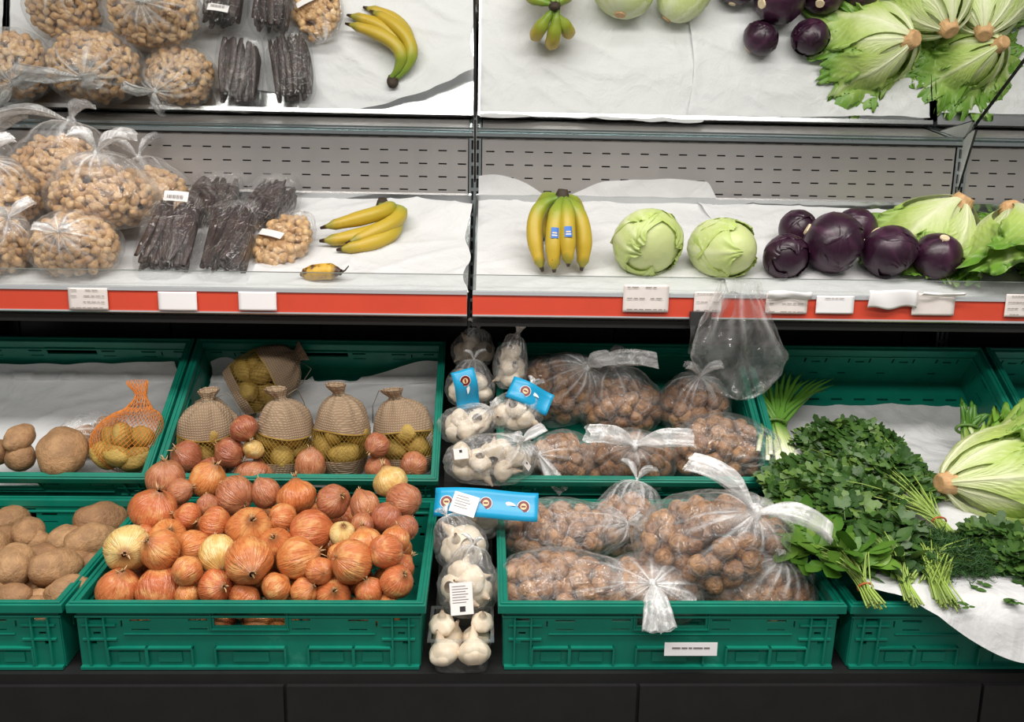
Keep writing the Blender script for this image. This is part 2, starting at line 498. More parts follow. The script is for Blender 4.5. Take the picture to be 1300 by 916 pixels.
def display_bay(x0, label):
    root = thing('display_bay', label, 'shelving', (x0, 0, 0), group='steel bays of the produce wall')
    z0, z1 = H0 - 0.36, HINGE
    holes = []
    for j in range(-9, 3):
        z = 0.033 * j - 0.001 + 0.36
        for k in range(25):
            x = 0.022 + 0.0497 * k
            holes.append((x, x + 0.0215, z - 0.0017, z + 0.0017))
    b = MB().panel(BW - 0.036, z1 - z0, 0.0015, [(a - 0.012, c - 0.012, d, e) for a, c, d, e in holes],
                   Matrix.Translation((0.018, 0.0, z0)) @ Matrix.Rotation(PI / 2, 4, 'X'))
    b.build('back_panel', M['steel_panel'], root, False)
    MB().box(0.018, BW - 0.018, 0.012, 0.016, z0, z1).build('dark_backing', M['black_edge'], root, False)
    # tilted canopy mirror
    d = Vector((0, -math.sin(MIR_T), math.cos(MIR_T)))
    n = Vector((0, -math.cos(MIR_T), -math.sin(MIR_T)))
    def slab(name, s0, s1, t0, t1, xa, xb, mat):
        b = MB().box(xa, xb, 0, 1, 0, 1)
        b.v = [tuple(Vector((x, 0, HINGE)) + d * (s0 + (s1 - s0) * y) + n * (t0 + (t1 - t0) * z)) for x, y, z in b.v]
        b.f = [tuple(reversed(q)) for q in b.f]
        return b.build(name, mat, root, False)
    slab('mirror_panel', 0.004, 0.66, -0.005, 0.0, 0.002, BW - 0.002, M['mirror'])
    slab('canopy_back', 0.0, 0.67, -0.022, -0.006, 0.0, BW, M['grey_lacquer'])
    slab('mirror_edge', 0.0, 0.014, 0.0005, 0.0035, 0.0, BW, M['chrome_edge'])
    MB().box(0, BW, -0.010, -0.001, HINGE - 0.010, HINGE - 0.001).build('lower_channel', M['chrome_edge'], root, False)
    MB().box(0, BW, -0.0075, -0.001, HINGE - 0.015, HINGE - 0.010).build('shadow_gap', M['black_edge'], root, False)
    # triangular bracket plate carrying the canopy at the end of the bay
    br = MB()
    pts = [(0.0, -0.055), (-0.056, 0.106), (-0.03, 0.098), (0.0, 0.075)]
    for x in (BW - 0.0035, BW + 0.0035):
        br.v += [(x, y, H0 + z) for y, z in pts]
    br.f = [(0, 1, 2, 3), (7, 6, 5, 4), (0, 4, 5, 1), (1, 5, 6, 2), (2, 6, 7, 3), (3, 7, 4, 0)]
    br.build('bracket', M['grey_lacquer'], root, False)
    e = MB()
    e.tube([(BW, 0.0, H0 - 0.056), (BW, -0.0575, H0 + 0.107)], 0.0028, 6)
    e.tube([Vector((BW, 0, HINGE)) + d * s + n * 0.002 for s in (0.06, 0.66)], 0.0028, 6)
    e.build('black_trim', M['black_edge'], root)
    return root
display_bay(-BW, 'steel display bay with mirror above the peanuts and dark carob packs')
display_bay(0.0, 'steel display bay with mirror above the cabbages and standing bananas')
display_bay(-2 * BW, 'steel display bay carrying on past the peanut bags')
display_bay(BW, 'steel display bay carrying on behind the lettuce heads')

# slotted uprights between the bays
up_me = {}
for k, lab in ((-1, 'slotted steel upright at the end of the peanut shelf'), (0, 'slotted steel upright between the two bays, beside the banana bunches'), (1, 'slotted steel upright behind the lettuce heads')):
    x = BW * k
    root = thing('slotted_upright', lab, 'upright', (x, -0.004, 0), group='shelf uprights')
    holes = []
    for i in range(34):
        for xs in (0.006, 0.019):
            holes.append((xs, xs + 0.006, 0.010 + 0.032 * i, 0.010 + 0.032 * i + 0.023))
    MB().panel(0.031, 1.1, 0.002, holes, Matrix.Translation((-0.0155, 0, H0 - 1.03)) @ Matrix.Rotation(PI / 2, 4, 'X')).build('slotted_face', M['chrome_edge'], root, False)
    MB().box(-0.0155, 0.0155, 0.003, 0.03, H0 - 1.05, H0 + 0.07).build('channel', M['black_edge'], root, False)

# produce shelves: steel tray, clear stop, red price rail
RAIL_Y = -0.455
def shelf_pt(y, lift=0.0): return Vector((0, y, SHELF_B + SHELF_S * y)) + nrm(SHELF_A) * lift
def produce_shelf(x0, label):
    root = thing('produce_shelf', label, 'shelf', (x0, 0, 0), group='sloping produce shelves')
    a, b = 0.004, BW - 0.008
    tr = MB()
    prof = [(-0.006, 0.03), (-0.006, 0.0), (-0.45, 0.0), (-0.45, -0.05), (-0.44, -0.05), (-0.44, -0.012), (-0.016, -0.012), (-0.016, 0.03)]
    pts = [shelf_pt(y, l) for y, l in prof]
    n = len(pts)
    for x in (a, b): tr.v += [(x, p.y, p.z) for p in pts]
    tr.f = [(i, (i + 1) % n, n + (i + 1) % n, n + i) for i in range(n)] + [tuple(reversed(range(n))), tuple(range(n, 2 * n))]
    bm = tr.build('tray', M['tray_steel'], root, False)
    MB().box(a, b, -0.44, -0.02, H0 - 0.34, H0 - 0.325).build('underside_panel', M['underside'], root, False)
    z1 = H0 - 0.2645
    MB().box(a, b, RAIL_Y - 0.010, RAIL_Y, z1 - 0.046, z1 - 0.004).build('price_rail', M['rail_red'], root, False)
    rl = MB().box(a, b, RAIL_Y - 0.013, RAIL_Y + 0.004, z1 - 0.004, z1 + 0.0035)
    rl.box(a, b, RAIL_Y - 0.012, RAIL_Y + 0.004, z1 - 0.049, z1 - 0.046)
    rl.build('rail_lip', M['rail_grey'], root, False)
    MB().box(a, b, RAIL_Y - 0.002, RAIL_Y + 0.001, z1 + 0.0035, z1 + 0.036).build('clear_stop', M['acrylic'], root, False)
    MB().box(a, b, RAIL_Y - 0.0025, RAIL_Y + 0.0015, z1 + 0.036, z1 + 0.0375).build('stop_edge', M['acrylic_edge'], root, False)
    for x in (a + 0.02, b - 0.02):
        br = MB()
        pts = [(-0.0, H0 - 0.16), (-0.42, H0 - 0.30), (-0.42, H0 - 0.325), (-0.0, H0 - 0.325)]
        for xx in (x - 0.002, x + 0.002): br.v += [(xx, y, z) for y, z in pts]
        br.f = [(0, 1, 2, 3), (7, 6, 5, 4), (0, 4, 5, 1), (1, 5, 6, 2), (2, 6, 7, 3), (3, 7, 4, 0)]
        br.build('shelf_arm', M['underside'], root, False)
    return root
produce_shelf(-BW, 'sloping steel shelf with red price rail under the peanut bags')
produce_shelf(0.0, 'sloping steel shelf with red price rail under the red cabbages')
produce_shelf(-2 * BW, 'sloping steel shelf with red price rail past the peanut bags')
produce_shelf(BW, 'sloping steel shelf with red price rail beyond the lettuce heads')

# dark stepped base that carries the crates
bs = MB()
prof = [(-0.02, 0.0), (-0.02, H0 - 0.47), (-0.06, H0 - 0.47), (-0.130, H0 - 0.5205), (-0.468, H0 - 0.7605), (-0.472, H0 - 0.8225), (-0.912, H0 - 0.8535), (-0.912, 0.0)]
n = len(prof)
for x in (-2.0, 2.2): bs.v += [(x, y, z) for y, z in prof]
bs.f = [(i, n + i, n + (i + 1) % n, (i + 1) % n) for i in range(n)] + [tuple(range(n)), tuple(reversed(range(n, 2 * n)))]
base_o = thing('stepped_stand', 'black stepped stand that carries the green crates', 'stand', (0, -0.5, 0))
o = bs.build('deck', M['plinth_black'], base_o, False, loc=(0, 0.5, 0))
for k in range(-3, 4):
    MB().box(k * 0.6 - 0.297, k * 0.6 + 0.297, -0.420, -0.412, 0.08, H0 - 0.872).build('kick_panel', M['plinth_black'], base_o, False)

# ------------------------------------------------------------------ green crates
def crate_parts(alt=False):
    W, D, H = CR_W, CR_D, CR_H
    P = {}
    rim = MB().panel(W, D, 0.016, [(0.017, W - 0.017, 0.017, D - 0.017)], Matrix.Translation((-W / 2, -D / 2, H - 0.016)))
    rim.panel(W - 0.008, D - 0.008, 0.003, [(0.005, W - 0.013, 0.005, D - 0.013)], Matrix.Translation((-W / 2 + 0.004, -D / 2 + 0.004, H)))
    rim.panel(W - 0.016, D - 0.016, 0.005, [(0.009, W - 0.025, 0.009, D - 0.025)], Matrix.Translation((-W / 2 + 0.008, -D / 2 + 0.008, H - 0.030)))
    P['rim'] = rim
    h = H - 0.016
    w = W - 0.024
    def c(x, z, a, b): return (w / 2 + x - a / 2, w / 2 + x + a / 2, h + 0.016 - z - b / 2, h + 0.016 - z + b / 2)
    long_holes = [c(0, 0.034, 0.118, 0.025)]
    for s in (-1, 1):
        long_holes += [c(s * 0.086, 0.035, 0.032, 0.005), c(s * 0.182, 0.036, 0.034, 0.005), c(s * 0.213, 0.042, 0.003, 0.013),
                       c(s * 0.086, 0.052, 0.030, 0.003), c(s * 0.182, 0.053, 0.030, 0.003), c(s * 0.255, 0.032, 0.026, 0.010), c(s * 0.255, 0.060, 0.012, 0.006),
                       c(s * 0.262, 0.078, 0.010, 0.008)]
    alt_holes = []
    for k in range(5):
        x = -0.22 + 0.11 * k
        alt_holes += [c(x, 0.030, 0.022, 0.005), c(x + 0.004, 0.044, 0.022, 0.005), c(x - 0.024, 0.036, 0.004, 0.022), c(x + 0.028, 0.036, 0.004, 0.022)]
    for x in (-0.20, -0.10, -0.03, 0.07, 0.2): alt_holes.append(c(x, 0.086, 0.020, 0.005))
    def ribs(b, sgn, y):
        # raised frames and ribs on the outer face (sgn = outward direction in y)
        def r(x0, x1, z0, z1, t=0.0045):
            b.box(x0, x1, min(y, y + sgn * t), max(y, y + sgn * t), z0, z1)
        zb = H - 0.016
        for x in (-0.268, -0.240, 0.240, 0.268): r(x - 0.0015, x + 0.0015, 0.004, zb - 0.012, 0.006)
        r(-0.278, -0.222, zb - 0.028, zb - 0.025); r(0.222, 0.278, zb - 0.028, zb - 0.025)
        r(-0.278, -0.222, zb - 0.055, zb - 0.052); r(0.222, 0.278, zb - 0.055, zb - 0.052)
        r(-0.21, 0.21, zb - 0.045, zb - 0.0435, 0.003)
        for x, ww in ((-0.205, 0.034), (-0.136, 0.040), (0.0, 0.060), (0.136, 0.040), (0.205, 0.034)):
            r(x - ww, x + ww, 0.038, 0.041, 0.007)
            r(x - ww, x - ww + 0.003, 0.006, 0.041, 0.007); r(x + ww - 0.003, x + ww, 0.006, 0.041, 0.007)
            r(x - ww * 0.5, x + ww * 0.5, 0.012, 0.030, 0.003)
        for x in (-0.064, 0.064):
            r(x - 0.001, x + 0.001, zb - 0.036, zb - 0.002, 0.003)
        r(-0.066, 0.066, zb - 0.037, zb - 0.034, 0.003)
        r(-0.285, 0.285, 0.0, 0.005, 0.008)
    Mx = Matrix.Rotation(PI / 2, 4, 'X')
    b = MB().panel(w, h, 0.004, long_holes, Matrix.Translation((-w / 2, -D / 2 + 0.014, 0)) @ Mx)
    ribs(b, -1, -D / 2 + 0.010)
    P['front_panel'] = b
    b = MB().panel(w, h, 0.004, alt_holes if alt else long_holes, Matrix.Translation((-w / 2, D / 2 - 0.010, 0)) @ Mx)
    ribs(b, 1, D / 2 - 0.010)
    P['back_panel'] = b
    d = D - 0.024
    def cs(y, z, a, bb): return (d / 2 + y - a / 2, d / 2 + y + a / 2, h + 0.016 - z - bb / 2, h + 0.016 - z + bb / 2)
    sh = [cs(0, 0.036, 0.09, 0.024), cs(-0.11, 0.036, 0.03, 0.005), cs(0.11, 0.036, 0.03, 0.005), cs(-0.15, 0.06, 0.004, 0.02), cs(0.15, 0.06, 0.004, 0.02), cs(-0.1, 0.075, 0.03, 0.005), cs(0.1, 0.075, 0.03, 0.005)]
    for s in (-1, 1):
        b = MB().panel(d, h, 0.004, sh, Matrix.Translation((s * (W / 2 - 0.012) - 0.002, -d / 2, 0)) @ Matrix.Rotation(PI / 2, 4, 'Z') @ Mx)
        P['side_panel' + str(s)] = b
    fh = []
    for i in range(9):
        for j in range(5):
            x, y = 0.05 + i * 0.058, 0.05 + j * 0.066
            fh.append((x, x + 0.028, y, y + 0.006))
    P['bottom'] = MB().panel(w, d, 0.005, fh, Matrix.Translation((-w / 2, -d / 2, 0)))
    return P
CR = {}
def crate(xc, row, label, alt=False):
    A = CB_A if row == 'back' else CF_A
    p0 = CB_P if row == 'back' else CF_P
    loc = p0 + Vector((xc, 0, 0)) - Vector((0, math.cos(A), math.sin(A))) * (CR_D / 2) - nrm(A) * CR_H
    root = thing('plastic_crate', label, 'crate', loc, (A, 0, 0), 'green produce crates')
    if alt not in CR:
        CR[alt] = {k: b.mesh(k, M['crate_green'], False) for k, b in crate_parts(alt).items()}
    for k, me in CR[alt].items():
        nm = 'side_panel' if k.startswith('side') else k
        o = place(me, nm, root)
        if k == 'rim': bev(o, 0.0025, 2)
    return root
XL, XM, XR, XRR, XE = -0.96, -0.36, 0.355, 0.955, 1.56
crate(XL, 'back', 'green crate with orange net bag and loose potatoes on paper')
crate(XM, 'back', 'green crate with burlap potato sacks on paper')
crate(XR, 'back', 'green crate with walnut bags under the hanging plastic bag')
crate(XRR, 'back', 'green crate with spring onions and white paper under the herbs', True)
crate(XE, 'back', 'empty looking green crate beyond the crate of herbs', True)
crate(XL, 'front', 'green crate of big loose brown potatoes')
crate(XM, 'front', 'green crate heaped with brown onions')
crate(XR, 'front', 'green crate of walnut bags with small white tag on front')
crate(XRR, 'front', 'green crate under the white paper with dill and parsley')
crate(XE, 'front', 'green crate beside the dill, mostly outside the view')

# ------------------------------------------------------------------ price tags on the rail
def price_tag(px0, px1, py0, py1, label, white=False, lines=0, bend=0.0, group=None, print_side=1):
    y = RAIL_Y - 0.0155
    a, b = hity(px0, (py0 + py1) / 2, y), hity(px1, (py0 + py1) / 2, y)
    zt, zb = hity((px0 + px1) / 2, py0, y).z, hity((px0 + px1) / 2, py1, y).z
    w, h = b.x - a.x, zt - zb
    root = thing('price_tag', label, 'price tag', (a.x, y, zb), group=group)
    g = MB()
    def fn(u, v):
        c = bend * max(0, v - 0.55) ** 2 * (1 + 0.6 * math.sin(u * 5))
        return (u * w, -0.0006 - c - 0.0012 * math.sin(u * PI), v * h - c * 0.7 + (0.0025 * math.sin(u * 4 + px0) if bend else 0))
    g.grid(10, 10, fn)
    o = g.build('card', M['tag_white' if white else 'tag_paper'], root)
    s = o.modifiers.new('thickness', 'SOLIDIFY'); s.thickness = 0.0006
    if lines:
        p = MB()
        rr = random.Random(px0)
        for k in range(lines):
            z = h * (0.10 + 0.80 * k / max(1, lines - 1)) if lines > 1 else h * 0.85
            x = w * 0.08
            while x < w * 0.9:
                l = w * rr.uniform(0.06, 0.16)
                if rr.random() < 0.72: p.box(x, min(x + l, w * 0.93), -0.0042, -0.0036, z, z + h * 0.022)
                x += l + w * 0.03
        p.build('print', M['tag_print'], root, False)
    return root
price_tag(87, 137, 365, 393, 'cream price tag with faded print below the lower peanut bags', lines=4)
price_tag(201, 250, 370, 394, 'plain white tag on red rail below the carob packs', True, group='plain white tags on the rail by the carob packs')
price_tag(303, 351, 370, 394, 'plain white tag on red rail below the flat peanut pack', True)
price_tag(791, 849, 361, 396, 'tall cream tag on red rail under the green cabbage beside the bananas', lines=3)
price_tag(881, 916, 370, 396, 'cream tag partly behind the hanging clear bag', lines=3)
price_tag(972, 1025, 372, 398, 'cream tag with print next to the hanging clear bag', lines=3)
price_tag(1036, 1084, 375, 398, 'plain white tag on red rail under the large red cabbage', True, lines=1)
price_tag(1158, 1212, 372, 400, 'blank cream tag below the red cabbage next to the lettuce', lines=0)
price_tag(1276, 1306, 373, 402, 'cream tag with small black code below the lettuce heads', lines=4)
def paper_slip(px0, px1, py0, py1, label, drop):
    y = RAIL_Y - 0.022
    a, b = hity(px0, py0, y), hity(px1, py0, y)
    zt, zb = hity((px0 + px1) / 2, py0, y).z, hity((px0 + px1) / 2, py1, y).z
    w, h = b.x - a.x, zt - zb
    g = MB()
    g.grid(14, 8, lambda u, v: (u * w, -0.007 * math.sin(v * 2.2) * drop - 0.003 * math.sin(u * 7 + v * 2), (v - 1) * h * (0.92 + 0.08 * math.sin(u * 9 + px0)) + 0.0015 * math.sin(u * 6 + px0)))
    o = g.build('paper_slip', M['tag_white'], loc=(a.x, y, zt))
    s = o.modifiers.new('thickness', 'SOLIDIFY'); s.thickness = 0.0006
    return tag(o, label, 'paper slip', 'torn white slips on the rail')
paper_slip(974, 1030, 369, 380, 'narrow torn white slip curling over the rail beside the hanging bag', 1.0)
paper_slip(1103, 1165, 368, 393, 'wide loose white slip hanging over red rail under red cabbage', 0.5)
paper_slip(1170, 1224, 371, 376, 'thin white slip lying along the rail above the blank cream tag', 0.8)

# ------------------------------------------------------------------ white paper lining
def sheet(name, label, x0, x1, prof, back=lambda u: 0.0, front=lambda u: 1.0, left=lambda v: 0.0, right=lambda v: 0.0, amp=0.006, seed=0.0, nu=90, nv=60, fold=None, group='white lining papers'):
    """sheet draped over a profile (list of (y, z) from back to front); back/front trim the run per column"""
    pts = [Vector((0, y, z)) for y, z in prof]
    L = [0.0]
    for i in range(1, len(pts)): L.append(L[-1] + (pts[i] - pts[i - 1]).length)
    def at(v):
        s = v * L[-1]
        for i in range(1, len(pts)):
            if s <= L[i] or i == len(pts) - 1:
                t = (s - L[i - 1]) / (L[i] - L[i - 1])
                p = pts[i - 1].lerp(pts[i], t)
                d = (pts[i] - pts[i - 1]).normalized()
                return p, Vector((0, d.z, -d.y)) if d.y < 0 else Vector((0, -d.z, d.y))
    g = MB()
    xm = (x0 + x1) / 2
    ym = sum(p.y for p in pts) / len(pts); zm = pts[-1].z
    def fn(u, v):
        vv = back(u) + (front(u) - back(u)) * v
        p, n0 = at(vv)
        p1, _ = at(max(0, vv - 0.03)); p2, _ = at(min(1, vv + 0.03))
        d = (p2 - p1).normalized()
        n = Vector((0, d.z, -d.y))
        if n.z < 0 and abs(n.z) > 0.3: n = -n
        if n.y > 0 and abs(n.z) <= 0.3: n = -n
        x = x0 + left(v) + (x1 + right(v) - x0 - left(v)) * u
        q = Vector((x * 5.5 + seed, vv * 5, seed * 1.7))
        h = 0.5 + 0.5 * noise.noise(q)
        rdg = 1 - abs(noise.noise(Vector((x * 4 + seed * 3, vv * 7 + x * 6, seed)))) * 2.2
        k = 0.0015 + amp * (0.9 * h + 0.75 * max(0, rdg) ** 3) + amp * 0.30 * (1 - 2 * abs(noise.noise(Vector((x * 11 + seed, vv * 9 - x * 8, seed * 2)))))
        extra = fold(u, v) if fold else 0.0
        return Vector((x - xm, p.y - ym, p.z - zm)) + n * (k + extra)
    g.grid(nu, nv, fn)
    o = g.build(name, M['tissue_paper'], loc=(xm, ym, zm))
    return tag(o, label, 'paper', group)
def sz(y, lift=0.0): p = shelf_pt(y, lift); return (p.y, p.z)
SHP = [(-0.009, H0 - 0.02), (-0.012, H0 - 0.095), sz(-0.035, 0.004), sz(-0.25), sz(-0.43), sz(-0.444, 0.012)]
def wig(u, s, a): return a * nz(u * 3, s, 0.3) + a * 0.5 * nz(u * 9, s, 1.3)
sheet('lining_paper', 'white paper under the peanut bags and carob packs', -1.255, -0.42, SHP, lambda u: 0.23 + wig(u, 3, 0.03), lambda u: 0.985 + wig(u, 5, 0.02), amp=0.005, seed=1.1)
sheet('lining_paper', 'white paper under the lying banana bunch', -0.48, -0.004, SHP,
      lambda u: 0.13 + 0.22 * u * u + wig(u, 7, 0.02), lambda u: 0.99 - 0.03 * u + wig(u, 9, 0.02), right=lambda v: -0.015 * math.sin(v * 6) ** 2, amp=0.007, seed=4.2,
      fold=lambda u, v: 0.045 * (1 - sst(0.0, 0.28, v)) * sst(0.25, 1.0, u) + 0.0015)
sheet('lining_paper', 'white paper running up the wall behind the standing bananas', 0.010, 0.64, SHP,
      lambda u: 0.02 + 0.09 * math.exp(-((u - 0.33) / 0.14) ** 2) + 0.10 * sst(0.93, 1.0, u) + wig(u, 11, 0.02), lambda u: 0.995 + wig(u, 13, 0.012), amp=0.008, seed=7.7)
sheet('lining_paper', 'white paper under the red cabbages, overlapping its neighbour', 0.575, 1.255, SHP,
      lambda u: 0.14 + 0.03 * u + wig(u, 15, 0.02), lambda u: 0.985 + wig(u, 17, 0.014), left=lambda v: 0.02 * math.sin(v * 5), amp=0.007, seed=9.3,
      fold=lambda u, v: 0.004 + 0.006 * math.exp(-(u / 0.03) ** 2))
sheet('lining_paper', 'white paper on the shelf past the peanut bags', -2.0, -1.275, SHP, lambda u: 0.2, lambda u: 0.98, amp=0.006, seed=22.3, nu=50)
sheet('lining_paper', 'white paper on the shelf beyond the lettuce heads', 1.275, 2.0, SHP, lambda u: 0.2, lambda u: 0.98, amp=0.006, seed=12.3, nu=50)
# papers in the crates: along the tilted bottom, up against the back panel
def bz(s, lift): 
    p = CB_P - Vector((0, math.cos(CB_A), math.sin(CB_A))) * s - nrm(CB_A) * (CR_H - 0.006 - lift)
    return (p.y, p.z)
BKP = [bz(0.024, 0.085), bz(0.045, 0.012), bz(0.10, 0.002), bz(0.36, 0.002), bz(0.378, 0.02), bz(0.381, 0.06)]
sheet('lining_paper', 'white paper behind the orange net bag of potatoes', -1.235, -0.69, BKP, lambda u: 0.10 - 0.05 * u + wig(u, 19, 0.02), lambda u: 0.97, right=lambda v: -0.03 + 0.02 * math.sin(v * 4), amp=0.008, seed=14.0, nu=60)
sheet('lining_paper', 'white paper behind the burlap potato sacks', -0.635, -0.075, BKP, lambda u: 0.09 - 0.07 * math.exp(-((u - 0.06) / 0.08) ** 2) - 0.10 * sst(0.65, 0.95, u) + 0.05 * sst(0.15, 0.3, u) + wig(u, 21, 0.02), lambda u: 0.97, amp=0.010, seed=16.0, nu=60)
HBP = [bz(0.085, 0.004), bz(0.20, 0.004), (-0.45, H0 - 0.640), (-0.54, H0 - 0.640), (-0.70, H0 - 0.688), (-0.915, H0 - 0.712), (-0.945, H0 - 0.735), (-0.965, H0 - 0.80)]
sheet('lining_paper', 'large white paper under the herbs, hanging over the crate front', 0.668, 1.60, HBP,
      lambda u: 0.02 + wig(u, 23, 0.02), lambda u: 0.845 + 0.155 * sst(-0.03, 0.30, u) + wig(u, 25, 0.008), left=lambda v: 0.012 + 0.0 * v, amp=0.010, seed=18.0, nu=110, nv=80)

# ------------------------------------------------------------------ bagged nuts
def peanut_mesh(seed):
    g = MB()
    r = random.Random(seed)
    L, r1, r2 = 0.0190, 0.0082 * r.uniform(0.9, 1.1), 0.0074 * r.uniform(0.85, 1.1)
    bend = r.uniform(-0.12, 0.12)
    def fn(u, v):
        z = -1 + 2 * v
        rr = math.sqrt(max(0, 1 - abs(z) ** 3.0)) * (0.76 + 0.26 * math.cos(z * 2 * PI * 0.92 - PI)) * (r1 if z < 0 else r2) * 1.08
        a = u * 2 * PI
        rr *= 1 + 0.05 * math.cos(a * 5) * (1 - abs(z))
        return (rr * math.cos(a) + bend * L * (z * z), rr * math.sin(a), z * L)
    g.grid(9, 10, fn, wrap=True)
    return g.mesh('peanut', M['peanut_shell'])
def walnut_mesh(seed):
    g = MB()
    def fn(u, v):
        a, t = u * 2 * PI, v * PI
        d = Vector((math.sin(t) * math.cos(a), math.sin(t) * math.sin(a), -math.cos(t)))
        rr = 0.0178 * (1 + 0.06 * noise.noise(d * 3 + Vector((seed, 0, 0))) + 0.05 * math.exp(-(d.x / 0.10) ** 2) + 0.06 * max(0, d.z) ** 6)
        return d * rr * 1.0 + Vector((0, 0, d.z * 0.0016))
    g.grid(12, 9, fn, wrap=True)
    return g.mesh('walnut', M['walnut_shell'])
def garlic_mesh(seed):
    g = MB()
    r = random.Random(seed)
    n = r.choice((7, 8, 9)); ph = r.uniform(0, 6)
    def fn(u, v):
        a = u * 2 * PI
        z = v
        if z < 0.78:
            t = z / 0.78
            rr = math.sin(PI * (0.06 + 0.90 * t) ** 0.80) ** 0.72
            zz = t * 0.046
        else:
            t = (z - 0.78) / 0.22
            rr = 0.30 * (1 - t) ** 1.6 + 0.085
            zz = 0.046 + t * 0.020
        lob = abs(math.cos(a * n / 2 + ph + 0.3 * math.sin(a))) ** 0.7
        rr *= 0.029 * (0.90 + 0.12 * lob * math.sin(PI * min(1, z / 0.8)))
        return (Vector((rr * math.cos(a), rr * math.sin(a), zz - 0.024)), sst(0.75, 1.0, v))
    g.grid(30, 16, fn, ('t',), wrap=True)
    return g.mesh('garlic_bulb', M['garlic_skin'])
NUTS = {'peanut': [peanut_mesh(i) for i in range(4)], 'walnut': [walnut_mesh(i * 3.1) for i in range(4)], 'garlic_bulb': [garlic_mesh(i) for i in range(4)]}

def bag_surface(radii, k, seed, knot=0.25, flat=0.72, crumple=0.03, folds=13):
    q = Vector((0, 0, 1)).rotation_difference(k)
    rx, ry, rz = radii
    def f(u, v, s=1.0):
        th, ph = PI * (1 - v), u * 2 * PI          # v = 1 at the knot
        dl = Vector((math.sin(th) * math.cos(ph), math.sin(th) * math.sin(ph), math.cos(th)))
        d = q @ dl
        c = dl.z
        m = 1 + crumple * noise.noise(d * 3.2 + Vector((seed, 0, 0)) * 3) + crumple * 0.6 * noise.noise(d * 8 + Vector((0, seed, 0)))
        near = sst(0.55, 0.99, c)
        m += near * (knot * near) + 0.035 * math.cos(ph * folds + 3 * noise.noise(Vector((ph, seed, 0)))) * sst(0.2, 0.9, c) * (1 - 0.6 * near)
        p = Vector((d.x * rx, d.y * ry, d.z * rz)) * (m * s)
        lim = -flat * rz
        if p.z < lim: p.z = lim + (p.z - lim) * 0.15
        return p
    return f

def ears(root, kp, k, size, seed, n=2, spread=1.0, mat='film_knot', dirs=None):
    """knotted ends of a bag: crumpled ribbons rising from the knot"""
    r = random.Random(seed)
    kn = MB()
    side = k.cross(Vector((0, 0, 1)))
    if side.length < 0.2: side = Vector((1, 0, 0))
    side.normalize()
    for i in range(n):
        g = MB()
        if dirs: dr = Vector(dirs[i])
        else: dr = (k * 0.55 + side * (spread * (1 if i % 2 else -1)) + Vector((0, 0, 0.35))).normalized() * size * r.uniform(0.85, 1.15)
        ax = dr.normalized()
        wv = ax.cross(k)
        if wv.length < 0.2: wv = ax.cross(Vector((0, 1, 0.3)))
        wv.normalize()
        nv_ = wv.cross(ax)
        w0 = min(0.016, size * 0.15)
        def fn(u, v):
            t = v
            w = w0 * (0.30 + 0.95 * sst(0, 0.5, t))
            a = u * 2 * PI
            fold = 0.9 * math.sin(a * 4 + t * 2 + seed) * w
            p = kp + dr * t + nv_ * (size * 0.22 * math.sin(t * 2.4)) + Vector((0, 0, -size * 0.18 * t * t))
            return p + wv * (w * math.cos(a) + 0.0015 * nz(t * 9, u * 4, seed)) + nv_ * (w * 0.42 * math.sin(a) + fold * 0.35)
        g.grid(18, 14, fn, wrap=True)
        g.build('tied_end', M[mat], root)
    kn.grid(12, 6, lambda u, v: kp + Vector((math.cos(u * 2 * PI) * math.sin(PI * v), math.sin(u * 2 * PI) * math.sin(PI * v), math.cos(PI * v))) * (size * 0.10) * (1 + 0.2 * math.sin(u * 19)), wrap=True)
    kn.build('knot', M[mat], root)

